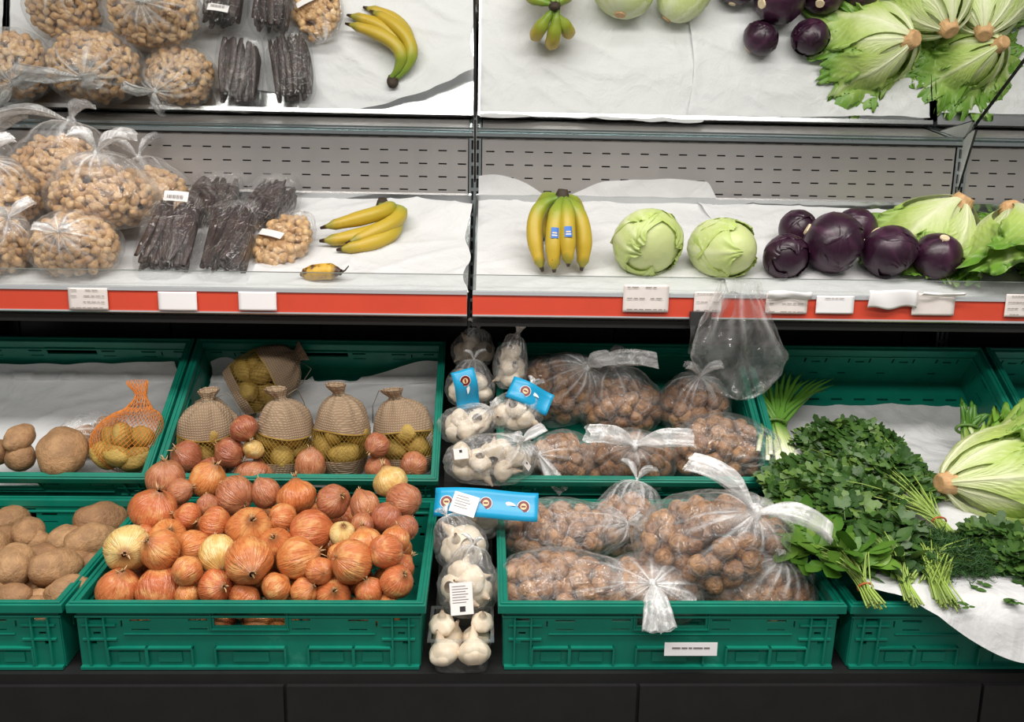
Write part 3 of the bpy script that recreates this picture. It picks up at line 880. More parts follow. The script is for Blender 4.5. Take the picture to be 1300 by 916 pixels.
def nut_bag(name, label, cat, group, loc, radii, kind, n, kdir, seed, tilt=0.0, rz=0.0, ear=0.07, flat=0.72, mat='film_clear', layers=2, item=1.0, knot=0.25, ear_n=2, crumple=0.03, ear_dirs=None, fill=0.93):
    """loc = centre of the bag; kdir = direction of the knot in the bag's own axes"""
    k = Vector(kdir).normalized()
    root = thing(name, label, cat, loc, (tilt, 0, rz), group)
    f = bag_surface(radii, k, seed, knot, flat, crumple)
    def ff(u, v):
        ph = u * 2 * PI
        c = -math.cos(PI * v)
        st = max(0.0, math.cos(ph * 17 + 5 * noise.noise(Vector((math.cos(ph) * 2, math.sin(ph) * 2, seed))))) ** 5
        return (f(u, v), st * sst(0.45, 0.98, c) * 0.8 + 0.5 * sst(0.90, 1.0, c))
    g = MB().grid(72, 34, ff, ('pleat',), wrap=True)
    g.build('film', M[mat], root)
    r = random.Random(seed * 13 + 5)
    me = NUTS[kind]
    rx, ry, rz_ = radii
    base_r = {'peanut': 0.0105, 'walnut': 0.0185, 'garlic_bulb': 0.030}[kind] * item
    for L in range(layers):
        s0 = fill - L * (2.0 * base_r / min(radii)) * 0.85
        if s0 < 0.15: break
        cnt = n if L == 0 else int(n * 0.55)
        for i in range(cnt):
            z = 1 - 2 * (i + 0.5) / cnt
            a = i * 2.399963 + seed
            d = Vector((math.sqrt(1 - z * z) * math.cos(a), math.sqrt(1 - z * z) * math.sin(a), z))
            d = (d + Vector((r.gauss(0, 1), r.gauss(0, 1), r.gauss(0, 1))) * 0.10).normalized()
            ee = [max(0.2, s0 - base_r / q) for q in radii] if L == 0 else [s0] * 3
            p = Vector((d.x * rx * ee[0], d.y * ry * ee[1], d.z * rz_ * ee[2]))
            lim = -flat * rz_ + base_r * 0.8
            if p.z < lim: p.z = lim + r.uniform(0, 0.2) * base_r
            p *= r.uniform(0.95, 1.03)
            if kind == 'peanut':
                t1 = d.cross(Vector((r.gauss(0, 1), r.gauss(0, 1), r.gauss(0, 1)))).normalized()
                q = Vector((0, 0, 1)).rotation_difference((t1 + d * r.gauss(0, 0.25)).normalized()) @ Quaternion((0, 0, 1), r.uniform(0, 6))
            else: q = rq(r)
            place(r.choice(me), kind, root, p, q, item * r.uniform(0.9, 1.1))
    if ear:
        ears(root, f(0, 1.0) * 0.985, k, ear, seed, ear_n, dirs=ear_dirs)
    return root

def W3(x, y, z): return Vector((x, y, H0 + z))
PG = 'clear bags of peanuts'
def peanuts(loc, radii, n, kdir, label, seed, **kw):
    kw.setdefault('tilt', SHELF_A * 0.6)
    return nut_bag('peanut_bag', label, 'peanut bag', PG, W3(*loc), radii, 'peanut', n, kdir, seed, item=1.30, **kw)
peanuts((-0.855, -0.365, -0.188), (0.102, 0.082, 0.078), 125, (0.1, -0.75, 0.55), 'clear bag of peanuts standing right above the cream price tag', 1, ear=0.05)
peanuts((-1.035, -0.370, -0.190), (0.092, 0.085, 0.080), 115, (0.6, -0.3, 0.7), 'low clear bag of peanuts leaning on its neighbour above the price tag', 2, ear=0.06)
peanuts((-0.835, -0.262, -0.088), (0.126, 0.10, 0.082), 150, (0.05, -0.05, 1.0), 'large clear bag of peanuts on top of the pile beside the carob packs', 3, ear=0.11, ear_dirs=[(0.10, -0.02, 0.05), (-0.05, -0.03, 0.06)])
peanuts((-1.065, -0.275, -0.098), (0.10, 0.10, 0.085), 120, (0.2, -0.3, 1.0), 'clear bag of peanuts with white twisted top, on top of the pile', 4, ear=0.09)
peanuts((-0.985, -0.128, -0.035), (0.128, 0.10, 0.095), 150, (0.15, 0.35, 1.0), 'long clear bag of peanuts leaning against the perforated panel', 5, ear=0.12, ear_dirs=[(-0.16, -0.02, 0.02), (0.06, 0.0, 0.05)])
peanuts((-0.785, -0.105, -0.088), (0.098, 0.085, 0.075), 110, (-0.3, 0.45, 0.8), 'clear bag of peanuts tucked behind the carob packs', 6, ear=0.08)
peanuts((-1.195, -0.125, -0.060), (0.095, 0.095, 0.09), 110, (0.3, 0.45, 0.8), 'clear bag of peanuts at the end of the shelf against the panel', 8, ear=0.10)
# flat sealed pack of peanuts with a label
p = W3(-0.432, -0.270, -0.182)
fp = nut_bag('peanut_pack', 'flat sealed pack of peanuts with white label beside the carob packs', 'peanut bag', PG, p, (0.074, 0.092, 0.032), 'peanut', 110, (0.0, 1.0, 0.1), 7, item=1.2, tilt=SHELF_A + 0.25, rz=-0.35, ear=0, layers=2, knot=0.12, mat='film_crisp')
lb = MB().grid(6, 2, lambda u, v: ((u - 0.5) * 0.062, (v - 0.5) * 0.018, 0.0335 - 0.010 * (u - 0.5) ** 2)).build('label', M['sticker_white'], fp, loc=(-0.012, -0.008, 0.003), rot=(0.1, 0.05, -0.15))

# dark carob packs
def pod_mesh(seed):
    r = random.Random(seed)
    g = MB()
    b = r.uniform(-0.005, 0.005)
    def fn(u, v):
        a = u * 2 * PI
        w = math.sin(PI * (0.04 + 0.92 * v)) ** 0.35
        lump = 1 + 0.12 * math.sin(v * 26 + seed)
        return (0.0105 * w * math.cos(a) + b * math.sin(PI * v), 0.0048 * w * lump * math.sin(a) * (1.3 - 0.3 * abs(math.cos(a))), (v - 0.5) * 0.155)
    g.grid(10, 18, fn, wrap=True)
    return g.mesh('carob_pod', M['carob_pod'])
PODS = [pod_mesh(i) for i in range(4)]
def carob(loc, rot, size, label, seed, sticker=None):
    w, l, h = size
    root = thing('carob_pack', label, 'carob pack', W3(*loc), rot, 'clear packs of dark carob pods')
    def fn(u, v):
        th, ph = PI * v, u * 2 * PI
        d = Vector((math.sin(th) * math.cos(ph), math.cos(th), math.sin(th) * math.sin(ph)))
        se = lambda x, e: math.copysign(abs(x) ** e, x)
        p = Vector((se(d.x, 0.55) * w, se(d.y, 0.5) * l, se(d.z, 0.7) * h))
        c = noise.noise(Vector((p.x * 28, p.y * 22, p.z * 28 + seed)))
        c2 = 1 - 2 * abs(noise.noise(Vector((p.x * 16 + seed, p.y * 13, p.z * 16))))
        endf = sst(0.75, 1.0, abs(d.y))
        p *= 1 + 0.04 * c + 0.045 * c2
        p.z *= 1 - 0.65 * endf
        p.y *= 1 + 0.10 * endf
        return p
    MB().grid(60, 40, fn, wrap=True).build('film', M['film_crisp'], root)
    r = random.Random(seed)
    nx = max(3, int(w * 2 / 0.021))
    for j in range(max(2, int(h * 2 / 0.0125))):
        for i in range(nx):
            x = -w * 0.76 + (i + 0.5) * (w * 1.52 / nx) + r.uniform(-0.003, 0.003)
            z = -h * 0.62 + 0.0125 * j + r.uniform(-0.002, 0.002)
            if abs(x / w) ** 2 + abs(z / h) ** 2 > 0.80 or z > h * 0.66: continue
            place(r.choice(PODS), 'carob_pod', root, (x, r.uniform(-0.01, 0.01), z), (PI / 2 + r.uniform(-0.08, 0.08), r.uniform(-0.9, 0.9), r.uniform(-0.10, 0.10)), (1.1, 1, l * 2 * 0.74 / 0.155))
    if sticker:
        sx, sy, sz_ = sticker
        s = MB().grid(5, 3, lambda u, v: ((u - 0.5) * 0.052, (v - 0.5) * 0.026, 0.002 * math.sin(u * 3))).build('label', M['sticker_white'], root, loc=(sx, sy, sz_), rot=(0.15, 0, 0.05))
        b = MB()
        for k in range(9): b.box(-0.018 + k * 0.004, -0.0165 + k * 0.004 + (k % 2) * 0.001, -0.008, 0.002, 0.0025, 0.003)
        b.build('barcode', M['tag_print'], s, False)
    return root
carob((-0.672, -0.305, -0.172), (SHELF_A + 0.42, 0.1, 0.10), (0.064, 0.112, 0.046), 'dark carob pack standing up against the peanut pile', 1, (0.0, 0.085, 0.040))
carob((-0.545, -0.298, -0.176), (SHELF_A + 0.28, -0.05, -0.08), (0.062, 0.112, 0.044), 'crinkled carob pack next to the flat peanut pack', 2)
carob((-0.632, -0.118, -0.100), (SHELF_A + 0.12, 0.1, 0.10), (0.062, 0.100, 0.044), 'carob pack at the back between peanuts and another pack', 3)
carob((-0.500, -0.128, -0.106), (SHELF_A + 0.10, 0.0, -0.18), (0.062, 0.105, 0.044), 'carob pack at the back beside the lining paper', 4)

# ------------------------------------------------------------------ bananas
def banana_mb(p0, p1, p2, r=0.0185, seed=0):
    p0, p1, p2 = Vector(p0), Vector(p1), Vector(p2)
    g = MB()
    n = 26
    def path(t): return p0 * (1 - t) ** 2 + p1 * 2 * t * (1 - t) + p2 * t * t
    bn = (p1 - p0).cross(p2 - p1)
    if bn.length < 1e-6: bn = Vector((1, 0, 0))
    bn.normalize()
    def fn(u, v):
        a = u * 2 * PI
        t = v
        d = (path(min(1, t + 0.01)) - path(max(0, t - 0.01))).normalized()
        nn = bn.cross(d).normalized()
        if t < 0.16: rr = 0.40 + 0.25 * sst(0.05, 0.16, t)
        elif t < 0.93: rr = 0.65 + 0.35 * sst(0.16, 0.34, t) - 0.30 * sst(0.74, 0.93, t)
        else: rr = 0.70 - 0.42 * sst(0.93, 0.97, t)
        if t >= 0.999: rr = 0.16
        rr *= r * (1 + 0.045 * math.cos(5 * a + seed))
        return (path(t) + nn * (rr * math.cos(a)) + bn * (rr * math.sin(a)), t)
    g.grid(15, n, fn, ('t',), wrap=True)
    b = len(g.v) - 15
    g.f.append(tuple(b + i for i in range(15)))
    return g
def banana_bunch(label, crown, crown_dir, fingers, stickers=()):
    base = W3(*crown)
    root = thing('banana_bunch', label, 'bananas', base, group='yellow banana bunches')
    out = []
    for i, (c, t) in enumerate(fingers):
        p1, p2 = W3(*c) - base, W3(*t) - base
        off = Vector(((i % 3 - 1) * 0.008, (i // 3 - 0.5) * 0.008, 0))
        out.append(banana_mb(off, p1, p2, 0.0190 if i % 2 else 0.0180, i).build('banana', M['banana_skin'], root))
    g = MB()
    cd = Vector(crown_dir).normalized()
    g.tube([-cd * 0.014, Vector((0, 0, 0)), cd * 0.010, cd * 0.020], [0.013, 0.0165, 0.015, 0.011], 9, flat=0.75)
    g.build('crown', M['banana_crown'], root)
    for k, (fi, t, nrmv) in enumerate(stickers):
        c, tt = fingers[fi]
        p1, p2 = W3(*c) - base, W3(*tt) - base
        q = p1 * 2 * t * (1 - t) + p2 * t * t
        d = ((p1 * (1 - t) + (p2 - p1) * t)).normalized()
        nv_ = Vector(nrmv); nv_ = (nv_ - d * nv_.dot(d)).normalized()
        w = d.cross(nv_)
        def st(u, v, R_=0.0205, w_=0.0085, h_=0.012):
            a = (u - 0.5) * 2 * w_ / R_
            return q + d * ((v - 0.5) * 2 * h_) + nv_ * (R_ * math.cos(a)) + w * (R_ * math.sin(a))
        s = MB().grid(6, 4, st).build('sticker', M['sticker_blue'], out[fi])
        MB().grid(6, 3, lambda u, v: st(0.5 + (u - 0.5) * 0.6, 0.46 + 0.12 * v, 0.0209)).build('sticker_mark', M['emblem_cream'], s)
        MB().grid(6, 3, lambda u, v: st(0.5 + (u - 0.5) * 0.7, 0.70 + 0.10 * v, 0.0209)).build('sticker_mark', M['sticker_white'], s)
    return root
banana_bunch('yellow banana bunch lying on its side on white paper', (-0.226, -0.100, -0.105), (0.0, 0.5, 0.6),
             [((-0.130, -0.200, -0.100), (-0.353, -0.240, -0.152)), ((-0.150, -0.225, -0.166), (-0.352, -0.260, -0.180)),
              ((-0.105, -0.200, -0.115), (-0.290, -0.272, -0.184)), ((-0.110, -0.235, -0.172), (-0.310, -0.280, -0.198))])
banana_bunch('upright banana bunch with blue stickers, standing beside the green cabbages', (0.200, -0.300, -0.072), (0.1, 0.1, 1),
             [((0.105, -0.315, -0.090), (0.156, -0.368, -0.230)), ((0.172, -0.365, -0.110), (0.180, -0.382, -0.230)), ((0.206, -0.372, -0.100), (0.210, -0.390, -0.216)),
              ((0.262, -0.340, -0.095), (0.242, -0.360, -0.228)), ((0.140, -0.210, -0.060), (0.165, -0.225, -0.176)), ((0.200, -0.190, -0.055), (0.200, -0.205, -0.168)),
              ((0.260, -0.225, -0.070), (0.240, -0.230, -0.178))], ((1, 0.62, (0, -1, 0.2)), (2, 0.66, (0.05, -1, 0.25))))
p = W3(-0.338, -0.388, -0.240)
bp = banana_mb((0.058, -0.01, 0.006), (0.030, 0.0, 0.012), (-0.032, 0.0, -0.002), 0.0175, 2).build('banana_piece', M['banana_overripe'], loc=p)
tag(bp, 'small overripe banana stub with brown spots at the shelf edge', 'banana')
MB().tube([(0.056, -0.01, 0.006), (0.066, -0.008, 0.010), (0.074, -0.006, 0.020)], [0.004, 0.002, 0.0012], 6).build('stem_shred', M['banana_crown'], bp)

# ------------------------------------------------------------------ cabbages and lettuces
def leaf_mb(prof, phi, hw, off, nu, nv, ruffle=0.0, vein_amp=0.0012, seed=0.0, vmax=lambda u: 1.0, clampf=None, tpow=1.0, nveins=6.0):
    """leaf wrapped round an axis (z): prof(v) gives radius and height, hw(v) the half angle"""
    g = MB()
    def fn(uu, vv):
        u = uu * 2 - 1
        v = vv * vmax(u)
        r, z = prof(v)
        a = phi + u * hw(v)
        mid = math.exp(-(u / (0.05 + 0.10 * (1 - v))) ** 2) * (1 - 0.6 * v)
        s = (v * nveins - abs(u) * (2.0 + nveins * 0.25) + 0.35 * noise.noise(Vector((u * 2, v * 3, seed)))) % 1.0
        side = max(0.0, 1 - abs(s - 0.5) / 0.10) * (1 - abs(u)) ** 0.5 * sst(0.05, 0.25, abs(u)) * sst(0.05, 0.3, v)
        edge = sst(0.55, 1.0, max(abs(u) ** 1.5 * sst(0.15, 0.6, v), (v - 0.25) / 0.75))
        ruf = ruffle * edge * (math.sin(u * 11 * (0.6 + v) + seed * 5 + v * 7) * 0.55 + noise.noise(Vector((u * 5, v * 9, seed))) * 1.1 + noise.noise(Vector((u * 11, v * 16, seed + 4))) * 0.8 + 0.55 * edge * math.sin(u * 34 + 9 * noise.noise(Vector((u * 3, v * 5, seed + 2))) + v * 21) * noise.noise(Vector((u * 6, v * 7, seed + 6))) * 2)
        crink = 0.35 * vein_amp * noise.noise(Vector((u * 14, v * 22, seed + 9)))
        rr = r + off + ruf + vein_amp * (1.6 * mid + side) + crink * 2 + ruffle * 0.5 * edge
        p = Vector((rr * math.cos(a), rr * math.sin(a), z + ruf * 0.5))
        if clampf: p = clampf(p)
        vein = min(1.0, mid * 1.1 + 0.55 * side)
        t = min(1.0, max(0.0, (0.25 * abs(u) + 0.80 * v) ** tpow + 0.12 * edge))
        return (p, t, vein)
    g.grid(nu, nv, fn, ('t', 'vein'))
    return g
def ball_prof(rx, rz, lift=1.0):
    def f(v):
        th = R(8) + v * R(168)
        return (rx * math.sin(th) ** 0.9, -rz * math.cos(th))
    return f
def cabbage(name, label, loc, rx, rz, rot, mat, seed, group, cat, stump='cabbage_stump', leaves=7, vein=0.0012, loose=0.0, nveins=6.0, tp=1.0):
    root = thing(name, label, cat, loc, rot, group)
    core = MB().grid(28, 16, lambda u, v: (Vector((rx * 0.955 * math.sin(PI * v) * math.cos(u * 2 * PI), rx * 0.955 * math.sin(PI * v) * math.sin(u * 2 * PI), -rz * 0.955 * math.cos(PI * v))), 0.5, 0.0), ('t', 'vein'), wrap=True)
    core.build('heart', M[mat], root)
    r = random.Random(seed)
    for k in range(leaves):
        top = r.uniform(0.72, 0.98) if k < leaves - 2 else r.uniform(0.55, 0.75)
        lm = lambda v: (0.55 + 1.0 * math.sin(PI * min(1, v * 1.15)) ** 0.8) * 1.0
        L = leaf_mb(lambda v, top=top: ball_prof(rx, rz)(v * top), k * 2.4 + r.uniform(-0.3, 0.3), lm, rx * (0.006 + 0.014 * k / leaves), 26, 22,
                    ruffle=rx * 0.03 + loose * (k >= leaves - 3), vein_amp=vein, seed=seed + k * 1.7, vmax=lambda u: 1 - 0.28 * u * u, nveins=nveins, tpow=tp)
        L.build('leaf', M[mat], root)
    st = MB()
    st.tube([(0, 0, -rz * 1.045), (0, 0, -rz * 0.85)], [rx * 0.19, rx * 0.24], 12)
    st.build('cut_stump', M[stump], root, False)
    return root
def on_shelf(x, y, up): return Vector((x, y, SHELF_B + SHELF_S * y + 0.009 + up / math.cos(SHELF_A)))
RC = 'red cabbages on the shelf'
for x, y, r_, sq, rot, lab in (
        (0.700, -0.352, 0.051, 0.86, (1.9, 0.5, 0.4), 'small dark red cabbage next to the green cabbage'),
        (0.812, -0.330, 0.068, 0.94, (0.5, 2.1, 0.3), 'largest red cabbage with pale torn stump on its side'),
        (0.934, -0.348, 0.059, 0.95, (2.5, 0.3, 1.0), 'round red cabbage between the largest one and the one by the lettuce'),
        (1.040, -0.354, 0.0515, 0.98, (2.9, -0.5, 2.0), 'red cabbage beside the hanging lettuce leaves'),
        (0.768, -0.228, 0.047, 0.92, (1.2, 1.0, 0.4), 'small red cabbage behind the small dark one, at the back'),
        (0.902, -0.232, 0.050, 0.96, (0.4, 0.9, 2.2), 'red cabbage at the back behind the largest one')):
    cabbage('red_cabbage', lab, on_shelf(x, y, r_ * sq), r_, r_ * sq, rot, 'red_cabbage_leaf', x * 10, RC, 'red cabbage', vein=0.0009, nveins=5)
cabbage('green_cabbage', 'round green cabbage with torn outer leaf and cut stump, by the bananas', on_shelf(0.392, -0.335, 0.060), 0.078, 0.064, (2.05, 0.1, 0.25), 'iceberg_leaf', 3.3, 'green cabbages on the shelf', 'green cabbage', stump='stem_cut', vein=0.0018, loose=0.002)
cabbage('green_cabbage', 'pale oval green cabbage between the bananas and the red cabbages', on_shelf(0.560, -0.340, 0.054), 0.066, 0.084, (1.5, 1.35, 0.5), 'iceberg_leaf', 6.1, 'green cabbages on the shelf', 'green cabbage', stump='stem_cut', vein=0.0022, loose=0.001, nveins=9)

def lettuce(label, base, axis, L, Rm, seed, group, plane=None, leaves=13, roll=0.0, squash=1.0, wall=None, dark=1.0):
    base = Vector(base)
    ax = Vector(axis).normalized()
    q = Vector((0, 0, 1)).rotation_difference(ax) @ Quaternion((0, 0, 1), roll)
    root = thing('lettuce_head', label, 'lettuce', base, group=group)
    r = random.Random(seed)
    def prof(v):
        rr = Rm * (0.16 + 0.66 * math.sin(min(1.0, v / 0.62) * PI / 2) ** 0.75 + 0.24 * sst(0.55, 1.0, v))
        return (rr, L * v)
    def clampf(p):
        w = q @ p
        if plane:
            pp, n = plane
            d = (w + base - pp).dot(n)
            if d < 0.004:
                hz = Vector((w.x, w.y, 0))
                hz = hz.normalized() if hz.length > 1e-4 else hz
                df = 0.004 - d
                w = w + n * (df + 0.006 * (1 + math.sin(w.x * 85 + w.y * 30)) * (1 + math.sin(w.y * 70 - w.x * 25)) * 0.5) + hz * df * 0.45
        if wall is not None and (w + base).y > wall: w.y = wall - base.y
        return w
    for k in range(leaves):
        f = k / leaves
        lv = r.uniform(0.82, 1.06) * (0.90 + 0.10 * f)
        off = -Rm * 0.30 * (1 - f)
        hwid = r.uniform(0.62, 0.85)
        L_ = leaf_mb(lambda v, lv=lv: (prof(v)[0] , prof(v)[1] * lv), k * 2.399 + roll, lambda v, hwid=hwid: hwid * (0.40 + 0.75 * sst(0.0, 0.75, v)), off * 1.0, 60, 44,
                     ruffle=Rm * r.uniform(0.13, 0.20), vein_amp=0.0022, seed=seed + k * 2.3, vmax=lambda u: 1 - 0.16 * u * u + 0.05 * math.sin(u * 9), clampf=clampf, tpow=1.15 * dark, nveins=7)
        L_.build('leaf', M['lettuce_leaf'], root)
    st = MB()
    st.tube([q @ Vector((0, 0, -0.010)), q @ Vector((0, 0, -0.006)), q @ Vector((0, 0, 0.02))], [Rm * 0.125, Rm * 0.145, Rm * 0.19], 18)
    bev(st.build('cut_base', M['stem_cut'], root, False), 0.0015, 1)
    return root
SP = (SURF['shelf'][0] + nrm(SHELF_A) * 0.014, nrm(SHELF_A))
LG = 'lettuce heads on the shelf'
lettuce('pale lettuce head propped base up against the panel beside red cabbage', W3(1.150, -0.240, -0.062), (-0.30, 0.16, -0.60), 0.205, 0.155, 1, LG, SP, roll=0.5, wall=-0.012)
lettuce('lettuce head with leaves hanging over the shelf edge', W3(1.250, -0.262, -0.078), (-0.10, -0.42, -0.62), 0.235, 0.150, 2, LG, SP, roll=1.2)
lettuce('lettuce head lying forward beyond the one at the shelf edge', W3(1.345, -0.255, -0.080), (0.20, -0.40, -0.58), 0.230, 0.140, 3, LG, SP, roll=2.0)
lettuce('darker lettuce head leaning back to the panel past the steel bracket', W3(1.395, -0.235, -0.070), (-0.16, 0.30, -0.55), 0.20, 0.125, 4, LG, SP, roll=2.9, wall=-0.012, dark=0.7)

# ------------------------------------------------------------------ onions
def onion_mesh(seed, mat, tall=1.0):
    g = MB()
    def fn(u, v):
        a, t = u * 2 * PI, v
        th = PI * t
        r_ = math.sin(th) ** 0.88
        z = -math.cos(th) * 0.93 * tall
        nk = sst(0.86, 1.0, t)
        r_ = r_ * (1 - 0.35 * nk) + 0.11 * nk
        z += 0.20 * nk
        d = Vector((math.cos(a) * r_, math.sin(a) * r_, z))
        m = 1 + 0.09 * noise.noise(d * 1.1 + Vector((seed, 0, 0))) + 0.010 * math.sin(a * 7 + seed) + 0.03 * noise.noise(d * 2.6 + Vector((0, seed, 0)))
        return (d * m, min(1, sst(0.88, 0.99, t) + 0.6 * (1 - sst(0.0, 0.07, t))))
    g.grid(24, 20, fn, ('t',), wrap=True)
    return g.mesh('onion', M[mat])
def neck_mesh(seed):
    r = random.Random(seed)
    g = MB()
    for k in range(4):
        a = r.uniform(0, 6.28)
        b = Vector((math.cos(a) * 0.06, math.sin(a) * 0.06, 1.04))
        e = Vector((r.uniform(-0.22, 0.22), r.uniform(-0.22, 0.22), r.uniform(0.20, 0.42)))
        g.tube([b, b + e * 0.5 + Vector((0.03, 0, 0)), b + e], [0.075, 0.05, 0.012], 5, flat=0.4)
    return g.mesh('dry_neck', M['onion_dry'])
def root_mesh(seed):
    r = random.Random(seed)
    g = MB()
    for k in range(12):
        a = r.uniform(0, 6.28)
        b = Vector((math.cos(a) * 0.06, math.sin(a) * 0.06, -0.90))
        g.tube([b, b + Vector((math.cos(a) * 0.05 + r.uniform(-0.05, 0.05), math.sin(a) * 0.06, -0.10)), b + Vector((math.cos(a) * 0.12, math.sin(a) * 0.14, r.uniform(-0.16, -0.06)))], [0.014, 0.010, 0.004], 3)
    return g.mesh('root_tuft', M['onion_root'])
ON = {m: [onion_mesh(i * 2.7, m, tl) for i, tl in enumerate((1.0, 0.86, 1.10, 0.94, 0.90))] for m in ('onion_skin', 'onion_skin_dull', 'onion_pale')}
NECK = [neck_mesh(i) for i in range(4)]
ROOT = [root_mesh(i) for i in range(3)]
# centre and width of every onion in an enlargement of the heap; d = duller and further back, p = pale
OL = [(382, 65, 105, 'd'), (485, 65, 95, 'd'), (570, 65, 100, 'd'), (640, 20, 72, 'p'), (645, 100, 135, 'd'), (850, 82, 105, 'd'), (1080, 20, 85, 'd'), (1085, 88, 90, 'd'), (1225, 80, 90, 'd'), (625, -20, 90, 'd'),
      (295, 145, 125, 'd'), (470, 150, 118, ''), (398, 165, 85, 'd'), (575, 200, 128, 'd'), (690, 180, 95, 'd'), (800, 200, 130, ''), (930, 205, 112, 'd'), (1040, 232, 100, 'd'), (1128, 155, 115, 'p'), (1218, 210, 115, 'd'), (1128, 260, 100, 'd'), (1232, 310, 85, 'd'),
      (328, 228, 155, ''), (435, 262, 92, ''), (488, 235, 72, 'd'), (355, 312, 122, ''), (530, 295, 115, ''), (645, 295, 145, ''), (745, 265, 95, ''), (860, 325, 145, ''), (962, 305, 85, 'p'), (1040, 350, 120, ''), (1150, 350, 95, ''), (1210, 415, 98, ''),
      (208, 382, 150, 'p'), (330, 410, 130, ''), (445, 370, 118, ''), (520, 403, 125, 'p'), (740, 370, 120, ''), (640, 445, 155, ''), (805, 425, 140, ''), (955, 390, 78, ''), (985, 470, 145, ''), (1112, 447, 110, ''), (885, 455, 90, ''),
      (168, 497, 140, ''), (307, 495, 155, ''), (430, 480, 98, ''), (490, 507, 120, ''), (600, 548, 110, ''), (730, 505, 102, ''), (825, 525, 92, ''), (925, 515, 115, ''), (1065, 510, 95, ''), (1175, 508, 110, ''), (1105, 545, 80, ''), (400, 545, 80, ''), (283, 330, 62, ''), (1010, 300, 80, 'd')]
pts = []
for zx, zy, zd, k in OL:
    px, py, d = 80 + zx / 2.708, 560 + zy / 2.708, zd / 2.708
    p = hity(px, py, -0.492) if py < 601 else hit(px, py, 'onion', 0.004)
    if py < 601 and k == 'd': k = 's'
    pts.append([p, rad(d, p) / 2 * 1.05, k])
for it in range(25):                         # settle: push overlapping onions apart
    for i in range(len(pts)):
        for j in range(i):
            dv = pts[i][0] - pts[j][0]
            m = (pts[i][1] + pts[j][1]) * 0.93
            if 1e-6 < dv.length < m:
                q = dv.normalized() * (m - dv.length) * 0.25
                q.x *= 0.4
                pts[i][0] = pts[i][0] + q; pts[j][0] = pts[j][0] - q
    for q in pts:
        q[0].x = min(max(q[0].x, XM - 0.272 + q[1]), XM + 0.272 - q[1])
        q[0].y = min(max(q[0].y, -0.893 + q[1] * 0.95), -0.46)
NL = {'s': 'dull onion spilled over the rim among the burlap sacks', 'u': 'onion of the lower layer, peeping out between the ones on top', '': 'brown onion with shiny skin heaped in the green crate', 'd': 'dull reddish brown onion at the back of the onion heap', 'p': 'pale straw coloured onion lying among the browner ones'}
NG = {'s': 'onions spilled into the sack crate', 'u': 'lower layer of onions', '': 'brown onions heaped in the crate', 'd': 'dull onions at the back of the heap', 'p': 'pale onions in the heap'}
rn = random.Random(11)
def onion(p, r_, k):
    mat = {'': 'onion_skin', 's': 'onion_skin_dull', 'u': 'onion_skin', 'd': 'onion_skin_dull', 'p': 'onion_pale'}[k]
    q = Quaternion((1, 0, 0), rn.uniform(0.1, 1.5)) if rn.random() < 0.5 else rq(rn)
    q = Quaternion((0, 0, 1), rn.uniform(0, 6.28)) @ q
    o = place(rn.choice(ON[mat]), 'onion', None, p, q, r_)
    tag(o, NL[k], 'onion', NG[k])
    place(rn.choice(NECK), 'dry_neck', o)
    place(rn.choice(ROOT), 'root_tuft', o)
for p, r_, k in pts: onion(p, r_, k)
for i in range(9):                           # lower layer that shows through the gaps and the hand hole
    for j in range(4):
        onion(Vector((XM - 0.225 + 0.056 * i + rn.uniform(-0.008, 0.008), -0.86 + 0.085 * j, H0 - 0.775 + 0.022 * j + rn.uniform(-0.004, 0.004))), rn.uniform(0.028, 0.032), 'u')

# ------------------------------------------------------------------ potatoes
def potato_mesh(seed, mat):
    g = MB()
    r = random.Random(seed)
    ax = (1.0, r.uniform(0.72, 0.85), r.uniform(0.66, 0.80))
    eyes = [Vector((r.gauss(0, 1), r.gauss(0, 1), r.gauss(0, 1))).normalized() for _ in range(7)]
    def fn(u, v):
        a, t = u * 2 * PI, PI * v
        d = Vector((math.sin(t) * math.cos(a), math.sin(t) * math.sin(a), -math.cos(t)))
        m = 1 + 0.13 * noise.noise(d * 1.3 + Vector((seed * 3.3, 0, 0))) + 0.04 * noise.noise(d * 3.1 + Vector((0, seed, 0)))
        for e in eyes: m -= 0.035 * math.exp(-((d - e).length / 0.13) ** 2)
        return Vector((d.x * ax[0], d.y * ax[1], d.z * ax[2])) * m
    g.grid(22, 15, fn, wrap=True)
    return g.mesh('potato', M[mat])
PO = [potato_mesh(i, 'potato_brown') for i in range(6)]
PY = [potato_mesh(i + 10, 'potato_yellow') for i in range(5)]
NUTS['potato'] = PY
rp = random.Random(5)
def potato(loc, r_, label, group, rot=None):
    o = place(rp.choice(PO), 'potato', None, loc, rot or (rp.uniform(-0.4, 0.4), rp.uniform(-0.4, 0.4), rp.uniform(0, 6.28)), r_)
    return tag(o, label, 'potato', group)
G1 = 'big loose potatoes in the front crate'
for zx, zy, w, lift, lab in ((60, 235, 170, 0.075, None), (140, 300, 160, 0.085, None), (515, 255, 230, 0.075, 'broad brown potato against the back of its crate'), (455, 345, 205, 0.090, None), (75, 465, 215, 0.110, 'knobbly pale potato with a bump, on top of its crate'),
                         (287, 480, 225, 0.105, 'big round brown potato on top of the loose ones'), (55, 630, 175, 0.090, None), (195, 648, 135, 0.075, None), (340, 612, 200, 0.085, 'reddish long potato against the rim beside the onions'), (465, 455, 115, 0.075, None), (330, 360, 150, 0.060, None), (-60, 380, 200, 0.09, None), (-50, 560, 190, 0.09, None), (250, 560, 150, 0.05, None), (400, 520, 130, 0.05, None)):
    p = hit(zx / 3.985, 600 + zy / 3.985, 'front', lift)
    potato(p, rad(w / 3.985, p) / 2 * 1.2, lab or 'brown loose potato lying among the big ones in its crate', None if lab else G1)
